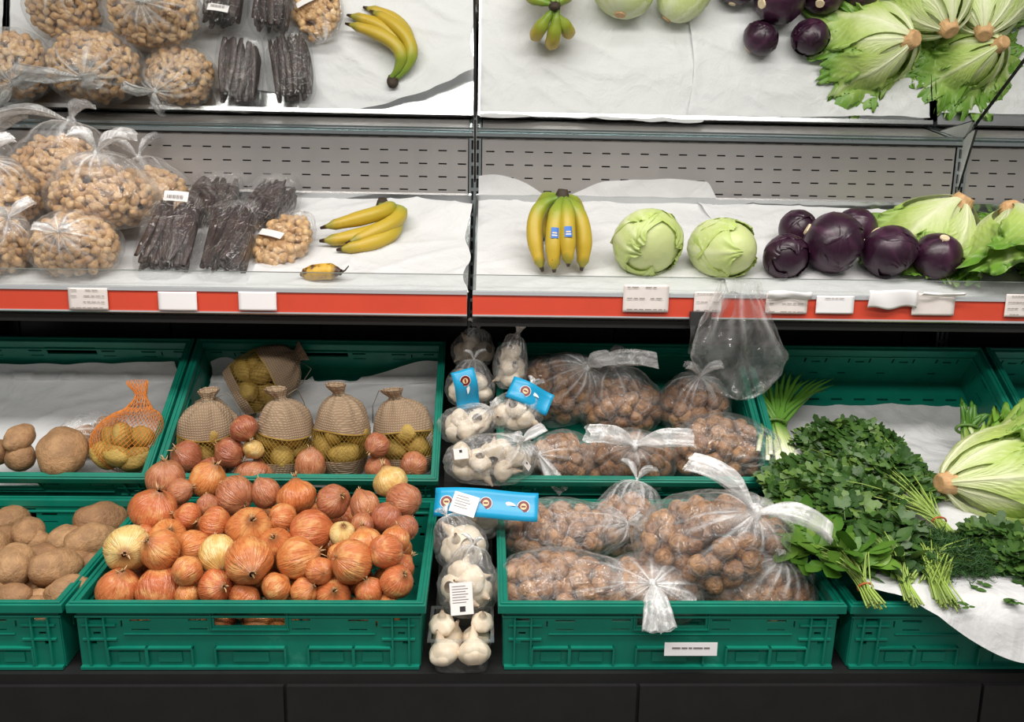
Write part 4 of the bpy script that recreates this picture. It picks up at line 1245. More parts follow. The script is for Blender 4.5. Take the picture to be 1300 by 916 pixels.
for i in range(5):
    for j in range(4):
        potato(Vector((XL - 0.02 + 0.06 * i + rp.uniform(-0.01, 0.01), -0.85 + 0.075 * j, H0 - 0.772 + 0.008 * j)), rp.uniform(0.034, 0.042), 'potato of the lower layer, half hidden under bigger ones', 'lower layer of potatoes')
G2 = 'loose potatoes on paper'
for px, py, w, lab in ((24, 556, 40, 'small potato resting on another beside the white paper'), (26, 580, 44, None), (78, 573, 66, 'large greyish potato next to the orange net bag'), (-8, 575, 40, None)):
    p = hity(px, py, -0.475)
    potato(p, rad(w, p) / 2 * 1.12, lab or 'brown potato against the rim of the crate with paper', None if lab else G2, (0.2, 0.3, rp.uniform(0, 6)))
p = hit(122, 552, 'back', 0.05)
nut_bag('potato_bag', 'small clear bag of potatoes behind the orange net bag', 'potato bag', None, p, (0.075, 0.055, 0.052), 'garlic_bulb', 0, (-0.3, -0.8, 0.4), 31, ear=0.0, layers=0)
root = bpy.data.objects['potato_bag']
for x, y, z, s in ((-0.03, 0, -0.005, 0.032), (0.028, 0.005, 0.012, 0.034), (0.0, 0.0, -0.02, 0.028)):
    place(PO[1], 'potato', root, (x, y, z), (0.3, x * 30, 0.5), s)

# nets and burlap sacks
def net(f, nphi, t0, t1, nt, thick, turns=0.5):
    """diamond lattice on the surface f(u, v)"""
    g = MB()
    for s in (-1, 1):
        for k in range(nphi):
            g.tube([f((k / nphi + s * turns * i / nt) % 1.0, t0 + (t1 - t0) * i / nt) for i in range(nt + 1)], thick, 3, cap=False)
    return g
def sack(label, loc, rot, r0, h, seed, open_t=(0.20, 0.52), potatoes=8):
    root = thing('burlap_sack', label, 'potato sack', loc, rot, 'burlap sacks with net windows')
    def f(u, v, s=1.0):
        a = u * 2 * PI
        if v < 0.88: rr = r0 * (0.80 + 0.22 * math.sin(PI * min(1.0, v / 0.62)) if v < 0.31 else 1.02 * math.sqrt(max(0.03, 1 - ((v - 0.31) / 0.575) ** 2.6)))
        else: rr = r0 * (0.19 + 0.16 * sst(0.89, 1.0, v))
        d = Vector((math.cos(a), math.sin(a), v * 2))
        rr *= 1 + 0.07 * noise.noise(d * 1.7 + Vector((seed, 0, 0))) + 0.10 * sst(0.55, 0.85, v) * math.sin(a * 9 + seed + 2 * v)
        return Vector((rr * math.cos(a) + 0.25 * r0 * sst(0.7, 1, v) * math.sin(seed * 2.1), rr * math.sin(a) * 0.85 + 0.2 * r0 * sst(0.8, 1, v), v * h)) * s
    a, b = open_t
    MB().grid(40, 8, lambda u, v: f(u, v * (a + 0.015)) * 1.0, wrap=True).build('burlap_base', M['burlap'], root)
    def jag(u): return b - 0.02 + 0.025 * math.sin(u * 2 * PI * 2 + seed)
    o = MB().grid(44, 20, lambda u, v: f(u, jag(u) + (1 - jag(u)) * v) * 1.008, wrap=True).build('burlap_top', M['burlap'], root)
    MB().grid(44, 1, lambda u, v: f(u, jag(u) + 0.012 * v) * 1.02, wrap=True).build('yellow_hem', M['net_yellow'], root)
    net(lambda u, v: f(u, v), 44, a, b + 0.02, 9, 0.00045, 0.14).build('net_window', M['net_yellow'], root)
    g = MB()
    ring = [f(i / 16, 0.885) * 1.01 for i in range(17)]
    g.tube(ring, 0.0016, 5, cap=False)
    g.tube([ring[0], ring[0] + Vector((0.03, -0.01, 0.015)), ring[0] + Vector((0.05, -0.015, -0.02)), ring[0] + Vector((0.055, -0.02, -0.06))], 0.0011, 5)
    g.build('drawstring', M['string_grey'], root)
    r = random.Random(seed * 7)
    for k in range(potatoes):
        ang = k * 2.4 + seed
        lev = k % 2
        rr = r0 * 0.53
        place(r.choice(PY), 'potato', root, (rr * math.cos(ang), rr * 0.85 * math.sin(ang), h * (a + 0.06 + 0.20 * lev + 0.04 * (k % 3))), rq(r), r0 * r.uniform(0.44, 0.50))
    return root
def sx(px): return hity(px, 545, -0.430).x
SB = H0 - 0.672
sack('burlap sack with net window in the corner of the crate, under the fallen one', (sx(264), -0.420, SB), (0.10, -0.06, 0.3), 0.062, 0.180, 1)
sack('burlap potato sack standing directly behind the pale little onion', (sx(357), -0.425, SB - 0.004), (0.05, 0.03, 1.1), 0.070, 0.190, 2)
sack('burlap potato sack with frayed tie standing in the middle of the row', (sx(431), -0.425, SB), (0.04, 0.02, 2.0), 0.071, 0.195, 3)
sack('burlap potato sack with folded top standing beside the crate corner', (sx(516), -0.420, SB), (0.06, 0.10, 2.9), 0.068, 0.185, 4)
p = hit(298, 500, 'back', 0.060)
sack('fallen burlap potato sack lying on the white paper', p, Vector((0, 0, 1)).rotation_difference(Vector((0.80, 0.25, 0.42)).normalized()).to_euler(), 0.070, 0.185, 5, (0.10, 0.50))
# burlap flap hanging off the fallen sack, loose strings
fl = hit(275, 510, 'back', 0.075)
g = MB().grid(16, 12, lambda u, v: Vector(((u - 0.5) * 0.10 + 0.02 * v, -0.025 * v + 0.01 * math.sin(u * 5), -0.055 * v + 0.025 * math.sin(u * PI) * (1 - v) - 0.03 * u)))
o = g.build('burlap_scrap', M['burlap'], loc=fl)
o.modifiers.new('thickness', 'SOLIDIFY').thickness = 0.002
tag(o, 'folded empty burlap bag below the fallen sack', 'burlap bag')
# orange net bag
p = hity(158, 574, -0.455)
root = thing('net_bag', 'orange net bag of yellow potatoes with gathered net neck', 'potato bag', p)
def fo(u, v):
    a = u * 2 * PI
    if v < 0.66: rr = 0.068 * math.sin(PI * (0.03 + 0.90 * v / 0.66) * 0.92) ** 0.6
    else: rr = 0.068 * (0.46 - 0.30 * sst(0.64, 0.86, v)) + 0.010 * sst(0.85, 1, v)
    rr *= 1 + 0.10 * noise.noise(Vector((math.cos(a) * 1.6, math.sin(a) * 1.6, v * 4)))
    return Vector((rr * math.cos(a) * 1.08 + 0.028 * sst(0.35, 0.8, v) - 0.012 * sst(0.85, 1, v), rr * math.sin(a) * 0.8 + 0.05 * v * v, -0.040 + v * 0.185))
net(fo, 40, 0.02, 0.74, 16, 0.0006, 0.28).build('net', M['net_orange'], root)
net(fo, 18, 0.70, 1.0, 10, 0.0008, 0.16).build('gathered_neck', M['net_orange'], root)
rr_ = random.Random(3)
for x, y, z, s in ((-0.036, -0.012, -0.004, 0.034), (0.030, -0.018, -0.008, 0.036), (0.0, 0.012, 0.030, 0.034), (-0.004, -0.030, 0.004, 0.033), (0.038, 0.0, 0.036, 0.030), (-0.03, 0.012, 0.03, 0.028), (0.005, -0.02, 0.045, 0.028)):
    place(rr_.choice(PY), 'potato', root, (x, y, z), rq(rr_), s)

# ------------------------------------------------------------------ walnuts
WG = 'clear bags of walnuts'
def walnuts(px, py, surf, lift, radii, n, kdir, label, seed, **kw):
    kw.setdefault('tilt', 0.35 if surf == 'back' else 0.0)
    return nut_bag('walnut_bag', label, 'walnut bag', WG, hit(px, py, surf, lift), tuple(q * 1.14 for q in radii), 'walnut', int(n * 1.15), kdir, seed, **kw)
walnuts(703, 496, 'back', 0.062, (0.098, 0.070, 0.082), 46, (0.5, -0.35, 0.8), 'walnut bag with long twisted end behind the blue garlic label', 51, ear=0.13, ear_dirs=[(0.16, -0.02, 0.04), (0.06, 0.0, 0.05)])
walnuts(788, 515, 'back', 0.055, (0.095, 0.062, 0.072), 44, (-0.2, 0.2, 1.0), 'walnut bag at the back of the crate between two others', 52, ear=0.07)
walnuts(880, 515, 'back', 0.055, (0.080, 0.060, 0.068), 36, (0.0, -0.2, 1.0), 'walnut bag directly under the hanging empty bag', 53, ear=0.06)
walnuts(714, 585, 'back', 0.050, (0.072, 0.055, 0.066), 32, (-0.6, -0.6, 0.6), 'small walnut bag squeezed beside the garlic nets', 54, ear=0.09, ear_dirs=[(0.06, -0.03, -0.05), (-0.02, -0.04, 0.02)])
walnuts(797, 586, 'back', 0.055, (0.098, 0.060, 0.070), 44, (0.0, -0.55, 0.85), 'walnut bag with two tied ends spread like a bow, at the crate rim', 55, ear=0.12, ear_dirs=[(-0.12, -0.03, 0.07), (0.12, -0.03, 0.06)])
walnuts(913, 572, 'back', 0.068, (0.105, 0.066, 0.082), 50, (0.75, -0.55, 0.2), 'large walnut bag in the corner of its crate beside the spring onions', 56, ear=0.06)
walnuts(706, 676, 'front', 0.080, (0.108, 0.070, 0.062), 46, (0.8, -0.2, 0.3), 'low walnut bag under the blue garlic label strip', 57, ear=0.05, mat='film_net')
walnuts(796, 668, 'front', 0.075, (0.075, 0.065, 0.068), 34, (0.2, 0.3, 0.9), 'walnut bag half hidden behind the big bag on top', 58, ear=0.06, mat='film_net')
walnuts(706, 742, 'front', 0.072, (0.108, 0.072, 0.058), 48, (0.85, -0.35, 0.35), 'walnut bag with knotted end lying along the front rim by the garlic', 59, ear=0.09, ear_dirs=[(0.10, -0.05, -0.02), (0.04, -0.02, 0.05)])
walnuts(826, 748, 'front', 0.072, (0.095, 0.070, 0.058), 42, (-0.1, -0.75, 0.6), 'walnut bag with a tied loop hanging over the crate rim', 60, ear=0.08, ear_dirs=[(0.02, -0.055, -0.045), (-0.01, -0.05, -0.05)])
walnuts(905, 690, 'front', 0.152, (0.132, 0.095, 0.085), 62, (0.25, -0.55, 0.75), 'biggest walnut bag lying on top with a long white loop', 61, ear=0.15, ear_dirs=[(-0.13, 0.02, 0.10), (0.12, -0.03, -0.01)])
walnuts(962, 748, 'front', 0.072, (0.098, 0.075, 0.060), 44, (0.2, -0.3, 0.9), 'walnut bag in the front corner under the biggest one', 62, ear=0.04)

# ------------------------------------------------------------------ garlic
GG = 'nets and packs of garlic'
bd = thing('garlic_ramp', 'narrow black ramp between the crates, under the garlic', 'ramp', W3(-0.002, -0.5, -0.85))
b = MB()
for x in (-0.054, 0.050):
    b.v += [(x + 0.002, y + 0.5, z + 0.85) for y, z in ((-0.20, -0.50), (-0.48, -0.675), (-0.78, -0.815), (-0.78, -0.840), (-0.485, -0.815), (-0.475, -0.740), (-0.20, -0.552))]
b.f = [(i, 7 + i, 7 + (i + 1) % 7, (i + 1) % 7) for i in range(7)] + [tuple(range(7)), tuple(reversed(range(7, 14)))]
b.build('ramp_board', M['plinth_black'], bd, False)
def garlic(px, py, y, radii, n, kdir, label, seed, item=1.0, mat='film_net', ear=0.04, fill=0.98, **kw):
    return nut_bag('garlic_net', label, 'garlic', GG, hity(px, py, y), radii, 'garlic_bulb', n, kdir, seed, mat=mat, ear=ear, layers=1, item=item, fill=fill, crumple=0.05, **kw)
def blue_card(root, w, h, loc, rot, emblems, label_card=None, bend=0.01):
    f = lambda u, v: Vector(((u - 0.5) * w, (v - 0.5) * h, bend * math.sin(u * 5.0) + 0.002 * math.sin(v * 7)))
    c = MB().grid(16, 5, f).build('header_card', M['label_blue'], root, loc=loc, rot=rot)
    c.modifiers.new('thickness', 'SOLIDIFY').thickness = 0.0008
    c['label'] = 'glossy blue header card'
    for (u, v) in emblems:
        for rr, mt, dz in ((0.0125, 'sticker_white', 0.0014), (0.0112, 'emblem_red', 0.0020), (0.0062, 'emblem_cream', 0.0026)):
            e = MB()
            e.v = [tuple(f(u, v) + Vector((rr * math.cos(a * PI / 10), rr * math.sin(a * PI / 10), dz))) for a in range(20)]
            e.f = [tuple(range(20))]
            e.build('emblem', M[mt], c, False)
        MB().box(-0.0042, 0.0042, -0.0016, 0.0016, 0, 0.0004).build('emblem', M['emblem_red'], c, False, loc=f(u, v) + Vector((0, 0, 0.0030)))
    for (u, v) in emblems[:1]:
        u2 = u + 0.24 if u < 0.6 else u - 0.24
        e = MB()
        e.v = [tuple(f(u2, v) + Vector((0.011 * math.cos(a * PI / 8 + 0.5), 0.0075 * math.sin(a * PI / 8), 0.0018))) for a in range(9)]
        e.f = [tuple(range(9))]
        e.build('swoosh', M['sticker_white'], c, False)
    if label_card:
        u, v, lw, lh, a = label_card
        s = MB().box(-lw / 2, lw / 2, -lh / 2, lh / 2, 0, 0.0006).build('price_label', M['sticker_white'], c, False, loc=f(u, v) + Vector((0, -0.002, 0.006)), rot=(0, 0, a))
        t = MB()
        for k in range(5): t.box(-lw * 0.38, lw * (0.1 + 0.06 * (k % 3)), lh * (0.32 - 0.13 * k), lh * (0.345 - 0.13 * k), 0.0007, 0.0010)
        t.build('small_print', M['tag_print'], s, False)
    return c
g1 = garlic(600, 446, -0.27, (0.052, 0.045, 0.045), 5, (0.2, 0, 1), 'small garlic net at the top of the ramp under the shelf', 71, 0.8)
g2 = garlic(597, 492, -0.35, (0.058, 0.045, 0.052), 6, (0.1, 0.1, 1), 'garlic net wrapped with an upright blue card', 72, 0.85)
blue_card(g2, 0.092, 0.052, (-0.008, -0.056, 0.010), (R(74), R(78), 0.0), [(0.25, 0.5)])
g3 = garlic(592, 540, -0.42, (0.064, 0.045, 0.046), 6, (0.6, -0.2, 0.7), 'garlic net with loose crumpled film above the widest net', 73, 0.9)
g5 = garlic(648, 466, -0.36, (0.040, 0.040, 0.062), 6, (0.3, 0, 1), 'tall garlic net hanging into the walnut crate', 75, 0.8, ear=0.07)
blue_card(g5, 0.098, 0.050, (0.042, -0.075, -0.045), (R(60), R(22), R(-8)), [(0.36, 0.55)])
g10 = garlic(655, 525, -0.42, (0.062, 0.045, 0.050), 5, (0.4, 0.2, 0.8), 'garlic net tucked under the slanting blue card', 80, 0.9)
g4 = garlic(622, 585, -0.515, (0.098, 0.050, 0.058), 11, (0.5, -0.5, 0.7), 'widest garlic net lying across the crate gap with white labels', 74, 0.95, ear=0.06)
for x, z, rz, w, h in ((-0.060, 0.034, 0.35, 0.030, 0.022), (0.075, 0.012, -1.35, 0.050, 0.012)):
    s = MB().box(-w / 2, w / 2, -h / 2, h / 2, 0, 0.0006).build('white_label', M['sticker_white'], g4, False, loc=(x, -0.052, z), rot=(R(65), 0, rz))
    MB().box(-w * 0.1, w * 0.1, h * 0.1, h * 0.35, 0.0007, 0.001).build('small_print', M['print_black'], s, False)
g6 = garlic(604, 658, -0.625, (0.062, 0.046, 0.046), 6, (0.1, 0.3, 0.9), 'garlic net under the long blue header strip', 76, 0.9, ear=0)
blue_card(g6, 0.200, 0.056, (0.020, -0.056, 0.054), (R(52), 0.0, R(-5)), [(0.50, 0.50), (0.86, 0.5), (0.12, 0.5)], (0.30, 0.42, 0.050, 0.040, -0.25))
g7 = garlic(585, 692, -0.715, (0.052, 0.048, 0.050), 3, (-0.4, 0.2, 0.8), 'clear pack with one big garlic bulb below the blue strip', 77, 1.25, mat='film_clear', ear=0.03, fill=0.75)
g8 = garlic(594, 745, -0.80, (0.056, 0.050, 0.060), 8, (0.1, 0.4, 0.8), 'garlic pack with a slanted white printed label', 78, 0.95, mat='film_clear', ear=0.03)
s = MB().box(-0.020, 0.020, -0.027, 0.027, 0, 0.0006).build('white_label', M['sticker_white'], g8, False, loc=(-0.010, -0.056, 0.008), rot=(R(64), 0, R(10)))
t = MB()
for k in range(7): t.box(-0.016, 0.008 + 0.004 * (k % 2), 0.020 - k * 0.0045, 0.0212 - k * 0.0045, 0.0007, 0.001)
t.build('small_print', M['tag_print'], s, False)
MB().box(-0.004, 0.006, -0.022, -0.013, 0.0007, 0.001).build('small_print', M['print_black'], s, False)
# clear punnet with loose bulbs
pr = thing('clear_punnet', 'clear plastic punnet between the crates, at the foot of the garlic', 'punnet', W3(-0.004, -0.868, -0.851))
b = MB()
b.grid(40, 10, lambda u, v: ((0.046 + 0.008 * v) * math.copysign(abs(math.cos(u * 2 * PI)) ** 0.35, math.cos(u * 2 * PI)), (0.048 + 0.008 * v) * math.copysign(abs(math.sin(u * 2 * PI)) ** 0.35, math.sin(u * 2 * PI)), 0.002 + 0.062 * v), wrap=True)
b.build('wall', M['film_bag'], pr)
MB().panel(0.112, 0.116, 0.003, [(0.006, 0.106, 0.006, 0.110)], Matrix.Translation((-0.056, -0.058, 0.064))).build('rim', M['acrylic'], pr, False)
rg = random.Random(8)
for x, y, z, s in ((-0.030, -0.026, 0.030, 0.95), (0.022, -0.028, 0.032, 1.0), (-0.022, 0.022, 0.030, 1.0), (0.026, 0.022, 0.030, 0.9), (-0.034, 0.000, 0.066, 0.8), (0.036, 0.004, 0.068, 0.7)):
    o = place(rg.choice(NUTS['garlic_bulb']), 'garlic_bulb', None, W3(-0.004 + x, -0.868 + y, -0.851 + z), (rg.uniform(-0.6, 0.3), rg.uniform(-0.5, 0.5), rg.uniform(0, 6)), s)
    tag(o, 'loose white garlic bulb in the clear punnet', 'garlic', 'loose bulbs in the punnet')

# ------------------------------------------------------------------ hanging empty bag
hb = hity(938, 360, -0.490)
root = thing('empty_bag', 'empty clear plastic bag hanging from the red price rail', 'plastic bag', hb)
S_ = 1.0 / 616
def fb(u, v):
    a = u * 2 * PI
    L = [(-0.0, 0.036, 0.010), (0.10, 0.042, 0.012), (0.25, 0.062, 0.018), (0.50, 0.092, 0.026), (0.64, 0.102, 0.028), (0.80, 0.082, 0.026), (0.93, 0.048, 0.018), (0.985, 0.018, 0.010), (1.0, 0.004, 0.004)]
    for i in range(1, len(L)):
        if v <= L[i][0] or i == len(L) - 1:
            t = (v - L[i - 1][0]) / (L[i][0] - L[i - 1][0]); t = max(0, min(1, t))
            w = L[i - 1][1] + (L[i][1] - L[i - 1][1]) * t
            d = L[i - 1][2] + (L[i][2] - L[i - 1][2]) * t
            break
    fold = 0.013 * (1 - 0.75 * sst(0.1, 0.75, v)) * math.sin(a * 8 + 2.0 * noise.noise(Vector((v * 3, 1, 0))))
    c2 = 0.012 * noise.noise(Vector((math.cos(a) * 2.2, v * 4, math.sin(a) * 2.2))) * sst(0.2, 0.6, v) + 0.006 * (1 - 2 * abs(noise.noise(Vector((math.cos(a) * 3, v * 5 + 4, math.sin(a) * 3)))))
    sk = 0.016 * sst(0.3, 1.0, v)
    return Vector((math.cos(a) * (w + c2) + sk, math.sin(a) * (d + c2) + fold - 0.006, 0.006 - v * 0.252))
MB().grid(120, 60, lambda u, v: (fb(u, v), 0.55 * (1 - sst(0.1, 0.75, v)) * max(0, math.sin(u * 2 * PI * 8 + 1.0)) ** 4 + 0.25 * max(0, noise.noise(Vector((u * 14, v * 3, 2)))) ), ('pleat',), wrap=True).build('film', M['film_bag'], root)
cl = hity(889, 405, -0.475)
h_ = thing('bag_holder', 'small dark grey holder under the rail beside the hanging bag', 'holder', cl)
MB().box(-0.022, 0.022, -0.006, 0.006, -0.014, 0.016).build('block', M['underside'], h_, False)
MB().grid(10, 10, lambda u, v: ((u - 0.5) * 0.046 + 0.01 * v * math.sin(u * 4), -0.010 - 0.006 * math.sin(u * 6 + v * 5), -0.012 - v * 0.062)).build('film_scrap', M['film_bag'], h_)

# ------------------------------------------------------------------ herbs on the paper
HS = 'bunches of green herbs'
def hp(px, py, lift=0.0): return hit(px, py, 'herb_a' if py < 640 else 'herb_b', lift)
def leaf_shape(kind):
    if kind == 'parsley':
        out = []
        for l, a0, sc in ((0, 0, 1.0), (1, 0.95, 0.85), (1, -0.95, 0.85)):
            ca, sa = math.cos(a0), math.sin(a0)
            lobe = [(0, 0), (0.22, 0.16), (0.40, 0.34), (0.55, 0.22), (0.80, 0.24), (1.0, 0.0), (0.80, -0.24), (0.55, -0.22), (0.40, -0.34), (0.22, -0.16)]
            out.append([((x * ca - y * sa) * sc, (x * sa + y * ca) * sc) for x, y in lobe])
        return out
    return [[(0, 0), (0.15, 0.16), (0.40, 0.30), (0.65, 0.27), (0.88, 0.13), (1.0, 0.0), (0.88, -0.13), (0.65, -0.27), (0.40, -0.30), (0.15, -0.16)]]
SHAPES = {k: leaf_shape(k) for k in ('parsley', 'oval')}
def add_leaf(g, kind, p, q, s, tval, cup):
    for lobe in SHAPES[kind]:
        b = len(g.v)
        n = len(lobe)
        cx, cy = sum(a for a, _ in lobe) / n, sum(c for _, c in lobe) / n
        for x, y in lobe + [(cx, cy)]:
            z = cup * (y * y * 0.9 + 0.25 * x * x) - 0.10 * x * x
            g.v.append(tuple(p + q @ (Vector((x, y, z)) * s)))
            g.a.setdefault('t', []).append(tval)
            g.a.setdefault('vein', []).append(0.18 if (x, y) == (cx, cy) else 0.0)
        for i in range(n): g.f.append((b + i, b + (i + 1) % n, b + n))
def herb_bunch(name, label, tie, ends, spread, leaf, n, size, seed, mat, stemmat='herb_stem', stems=26, band=True, mound=0.045, tsh=(0.2, 1.0), pile=1.0):
    """tie/ends: where the stems are bound and end; spread: list of (centre, rx, ry) patches the leaves cover"""
    r = random.Random(seed)
    tie, ends = Vector(tie), Vector(ends)
    root = thing(name, label, 'herbs', tie, group=HS)
    g = MB()
    st = MB()
    tips = []
    for c, rx, ry in spread:
        cnt = int(n * rx * ry / sum(a[1] * a[2] for a in spread))
        for i in range(cnt):
            a, m = r.uniform(0, 2 * PI), math.sqrt(r.random())
            m *= 1 + 0.30 * noise.noise(Vector((math.cos(a) * 1.6, math.sin(a) * 1.6, seed + rx * 20)))
            x, y = rx * m * math.cos(a), ry * m * math.sin(a)
            hgt = mound * max(0.0, 1 - m ** 2.2) * (0.35 + 0.65 * r.random() ** 0.6) + 0.006 + 0.012 * nz((c.x + x) * 30, (c.y + y) * 30, seed)
            p = c + Vector((x, y, hgt + 0.20 * y)) - tie
            out = Vector((x, y, 0)) + (c - tie) * 0.35
            out = out.normalized() if out.length > 1e-4 else Vector((1, 0, 0))
            out = (out + Vector((r.gauss(0, 0.7), r.gauss(0, 0.7), r.gauss(0.05, 0.35)))).normalized()
            up = Vector((r.gauss(0, 0.5), r.gauss(-0.35, 0.5), 1)).normalized()
            yv = up.cross(out).normalized(); zv = out.cross(yv)
            q = Matrix((out, yv, zv)).transposed().to_quaternion()
            s = size * r.uniform(0.65, 1.25)
            add_leaf(g, leaf, p, q, s, r.uniform(*tsh), r.uniform(-0.5, 0.6))
            if i % max(1, cnt // max(1, stems // len(spread))) == 0: tips.append(p)
    o = g.build('leaves', M[mat], root)
    o['kind'] = 'stuff'
    dv = (tie - ends)
    for k in range(stems):
        tp = tips[k % len(tips)]
        jit = Vector((r.gauss(0, 0.0055), r.gauss(0, 0.0055), abs(r.gauss(0.004, 0.004))))
        e = ends - tie + jit * 1.3
        md = jit * 0.8
        m2 = md.lerp(tp, 0.5) + dv * 0.25 + Vector((0, 0, 0.012 + r.uniform(0, 0.012)))
        pl = []
        for i in range(9):
            t = i / 8
            if t < 0.3: pl.append(e.lerp(md, t / 0.3))
            else:
                w = (t - 0.3) / 0.7
                pl.append(md * (1 - w) ** 2 + m2 * 2 * w * (1 - w) + tp * w * w)
        st.tube(pl, [0.0016 * (1.1 - 0.5 * i / 8) for i in range(9)], 4)
    o = st.build('stems', M[stemmat], root)
    o['kind'] = 'stuff'
    if band:
        d = dv.normalized()
        x = d.cross(Vector((0, 0, 1))).normalized(); y = x.cross(d)
        b = MB().tube([x * (0.013 * math.cos(a * PI / 8)) + y * (0.010 * math.sin(a * PI / 8)) + Vector((0, 0, 0.004)) for a in range(17)], 0.0018, 6, cap=False)
        b.build('rubber_band', M['rubber_band'], root)
    return root
# big flat parsley, bound near the lettuce
herb_bunch('parsley_bunch', 'largest flat parsley bunch with stems tied beside the big lettuce', hp(1192, 664, 0.012), hp(1207, 688, 0.008),
           [(hp(1075, 572, 0.012), 0.120, 0.070), (hp(1035, 620, 0.012), 0.110, 0.065), (hp(1120, 610, 0.012), 0.105, 0.080), (hp(1075, 640, 0.012), 0.110, 0.05)], 'parsley', 1600, 0.028, 1, 'parsley_leaf', stems=50, mound=0.050)
herb_bunch('parsley_bunch', 'dark parsley bunch hanging into the walnut crate below the spring onions', hp(1075, 690, 0.012), hp(1090, 705, 0.010),
           [(hp(1025, 635, 0.010), 0.075, 0.070), (hp(1070, 668, 0.010), 0.080, 0.050), (hp(1130, 690, 0.010), 0.07, 0.04)], 'parsley', 640, 0.029, 2, 'parsley_leaf', 'herb_stem_dark', stems=18, band=False, mound=0.05)
herb_bunch('green_bunch', 'broad leaved light green bunch tied with a band over the paper edge', hp(1098, 748, 0.012), hp(1112, 772, 0.006),
           [(hp(1022, 690, 0.020), 0.048, 0.040), (hp(1050, 712, 0.016), 0.055, 0.038), (hp(1085, 722, 0.014), 0.040, 0.030)], 'oval', 150, 0.058, 3, 'greens_leaf', stems=34, mound=0.035)
herb_bunch('green_bunch', 'bunch of oval dark leaves lying between the parsley and the dill', hp(1150, 745, 0.010), hp(1160, 768, 0.008),
           [(hp(1120, 708, 0.012), 0.055, 0.050)], 'oval', 130, 0.034, 4, 'parsley_leaf', 'herb_stem', stems=30, band=False, mound=0.045)
herb_bunch('parsley_bunch', 'parsley bunch on the paper directly below the big lettuce', hp(1320, 725, 0.012), hp(1345, 735, 0.010),
           [(hp(1262, 700, 0.010), 0.060, 0.045), (hp(1295, 720, 0.010), 0.055, 0.040)], 'parsley', 330, 0.028, 5, 'parsley_leaf', stems=14, band=False, mound=0.045)
# dill
def dill(label, tie, ends, c, rx, ry, seed, n=420):
    r = random.Random(seed)
    tie, ends, c = Vector(tie), Vector(ends), Vector(c)
    root = thing('dill_bunch', label, 'herbs', tie, group='feathery dill bunches')
    g = MB(); st = MB()
    def blade(p, d, l, w):
        sd = d.cross(Vector((r.gauss(0, 1), r.gauss(0, 1), r.gauss(0, 1)))).normalized() * w
        b = len(g.v)
        for q in (p - sd, p + sd, p + d * l * 0.6 + sd * 0.8, p + d * l, p + d * l * 0.6 - sd * 0.8):
            g.v.append(tuple(q)); g.a.setdefault('t', []).append(r.uniform(0.2, 1)); g.a.setdefault('vein', []).append(0.0)
        g.f.append((b, b + 1, b + 2, b + 3, b + 4))
    for k in range(n):
        a, m = r.uniform(0, 2 * PI), math.sqrt(r.random())
        tip = c - tie + Vector((rx * m * math.cos(a), ry * m * math.sin(a), 0.035 * (1 - m * m) * r.random() + 0.006 + 0.2 * ry * m * math.sin(a)))
        d = (tip * 0.5 + Vector((r.gauss(0, 0.04), r.gauss(0, 0.04), r.gauss(0, 0.012)))).normalized()
        for j in range(9):
            b0 = tip - d * (0.006 * j)
            for s in (-1, 1):
                dd = (d + Vector((r.gauss(0, 0.6), r.gauss(0, 0.6), r.gauss(0.1, 0.4)))).normalized()
                blade(b0, dd, r.uniform(0.010, 0.020), 0.0007)
        if k % 10 == 0:
            j = Vector((r.gauss(0, 0.008), r.gauss(0, 0.006), abs(r.gauss(0.006, 0.004))))
            st.tube([ends - tie + j * 1.4, j, j.lerp(tip, 0.5) + Vector((0, 0, 0.014)), tip], [0.0017, 0.0016, 0.0013, 0.0008], 4)
    o = g.build('fronds', M['dill_leaf'], root, False); o['kind'] = 'stuff'
    o = st.build('stems', M['herb_stem'], root); o['kind'] = 'stuff'
    return root
dill('dill bunch with thick cut stem ends on the white paper', hp(1190, 745, 0.012), hp(1200, 770, 0.006), hp(1170, 700, 0.010), 0.085, 0.060, 1, 520)
dill('dill bunch spreading toward the big lettuce', hp(1165, 722, 0.010), hp(1150, 742, 0.006), hp(1222, 712, 0.010), 0.075, 0.045, 2, 420)
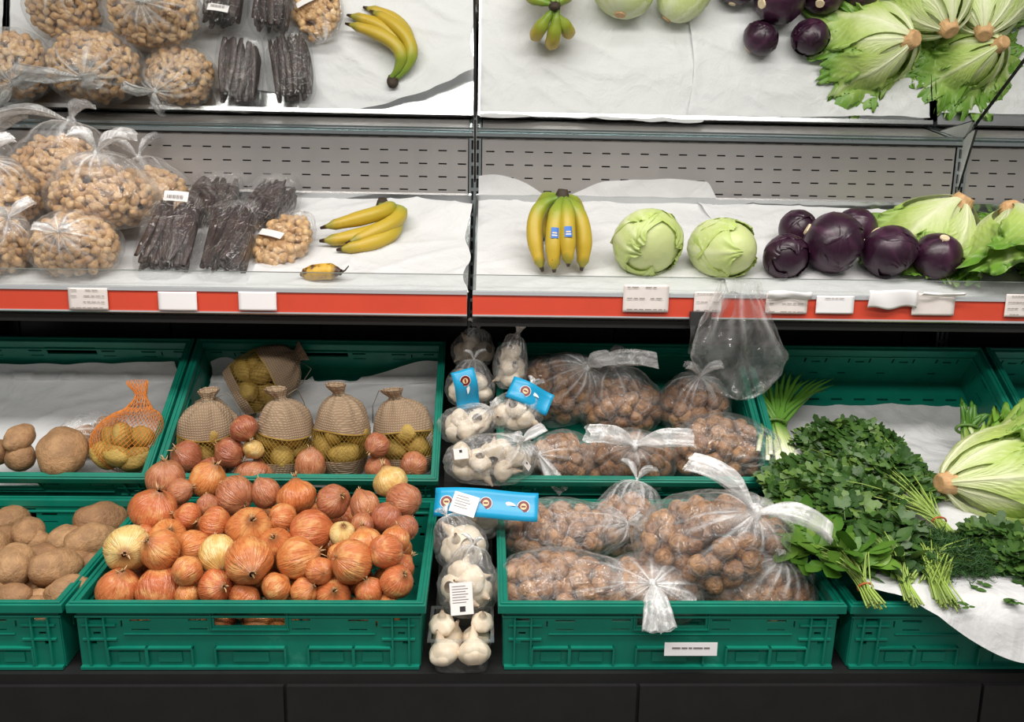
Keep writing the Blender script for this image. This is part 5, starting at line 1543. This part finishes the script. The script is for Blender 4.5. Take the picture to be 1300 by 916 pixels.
# spring onions
def scallions(label, root_p, tie_p, tips, seed, n, lift=0.012):
    r = random.Random(seed)
    root_p, tie_p = Vector(root_p), Vector(tie_p)
    root = thing('spring_onions', label, 'spring onions', root_p, group='bunches of spring onions')
    for k in range(n):
        tp = Vector(tips[k % len(tips)]) + Vector((r.gauss(0, 0.010), r.gauss(0, 0.010), r.uniform(0, 0.02))) - root_p
        j = Vector((r.gauss(0, 0.009), r.gauss(0, 0.005), abs(r.gauss(0.004, 0.005))))
        md = tie_p - root_p + j * 0.8
        g = MB()
        p0 = j * 1.6
        pl = [p0, p0.lerp(md, 0.5), md, md.lerp(tp, 0.35) + Vector((0, 0, 0.012)), md.lerp(tp, 0.7) + Vector((0, 0, 0.014)), tp]
        fine = []
        for i in range(len(pl) - 1):
            for q in range(3): fine.append(pl[i].lerp(pl[i + 1], q / 3))
        fine.append(pl[-1])
        m = len(fine)
        g.tube(fine, [0.0052 * (1.0 - 0.80 * max(0, (i / (m - 1) - 0.7) / 0.3)) for i in range(m)], 6, flat=0.6)
        g.a['t'] = [i / (m - 1) for i in range(m) for _ in range(6)]
        g.build('stalk', M['scallion_leaf'], root)
    d = (tie_p - root_p).normalized(); x = d.cross(Vector((0, 0, 1))).normalized(); y = x.cross(d)
    MB().tube([tie_p - root_p + x * (0.024 * math.cos(a * PI / 8)) + y * (0.014 * math.sin(a * PI / 8)) + Vector((0, 0, 0.006)) for a in range(17)], 0.0035, 6, cap=False).build('leaf_tie', M['herb_stem_dark'], root)
scallions('spring onion bunch lying between the walnut bags and the parsley', hp(994, 585, 0.014), hp(984, 541, 0.020), [hp(955, 500, 0.03), hp(970, 490, 0.03), hp(990, 484, 0.035), hp(1005, 480, 0.035), hp(1020, 482, 0.03), hp(1045, 490, 0.025), hp(1048, 500, 0.02)], 5, 30)
scallions('spring onion tops showing behind the big lettuce', hp(1235, 575, 0.012), hp(1228, 548, 0.02), [hp(1218, 522, 0.05), hp(1226, 518, 0.05), hp(1232, 516, 0.05), hp(1262, 535, 0.04)], 6, 12)
# the big lettuce among the herbs
HP_ = (SURF['herb_a'][0] + nrm(math.atan2(0.095, 0.28)) * 0.010, SURF['herb_a'][1])
lettuce('big pale lettuce lying on its side among the herbs, cut base showing', hp(1197, 613, 0.060), (0.86, 0.16, -0.02), 0.235, 0.135, 9, 'lettuces on the herb paper', HP_, leaves=15, roll=0.4)
# small loose leaves on the paper
rl_ = random.Random(4)
for k, (px, py) in enumerate(((1238, 748), (1245, 742), (1280, 760), (1290, 765), (1215, 765), (1230, 772))):
    g = MB()
    for j in range(3):
        q = Quaternion((0, 0, 1), rl_.uniform(0, 6.28)) @ Quaternion((1, 0, 0), rl_.uniform(-0.3, 0.3))
        add_leaf(g, 'oval', Vector((0, 0, 0.002)), q, rl_.uniform(0.010, 0.020), 0.5, 0.3)
    o = g.build('loose_leaf', M['parsley_leaf'], loc=hp(px, py, 0.014))
    tag(o, 'tiny loose herb leaf fallen on the white paper', 'leaf', 'fallen herb leaves')
# white tag clipped to the walnut crate
c0 = hity(877, 822, -0.9235)
tg = thing('price_tag', 'small white tag on the front of the walnut crate', 'price tag', c0)
MB().box(-0.045, 0.045, -0.001, 0.0, -0.014, 0.010).build('card', M['tag_white'], tg, False)
p = MB()
x = -0.032
for w in (0.014, 0.010, 0.006, 0.016, 0.010): 
    p.box(x, x + w, -0.0016, -0.0011, -0.001, 0.0018); x += w + 0.002
p.build('print', M['tag_print'], tg, False)
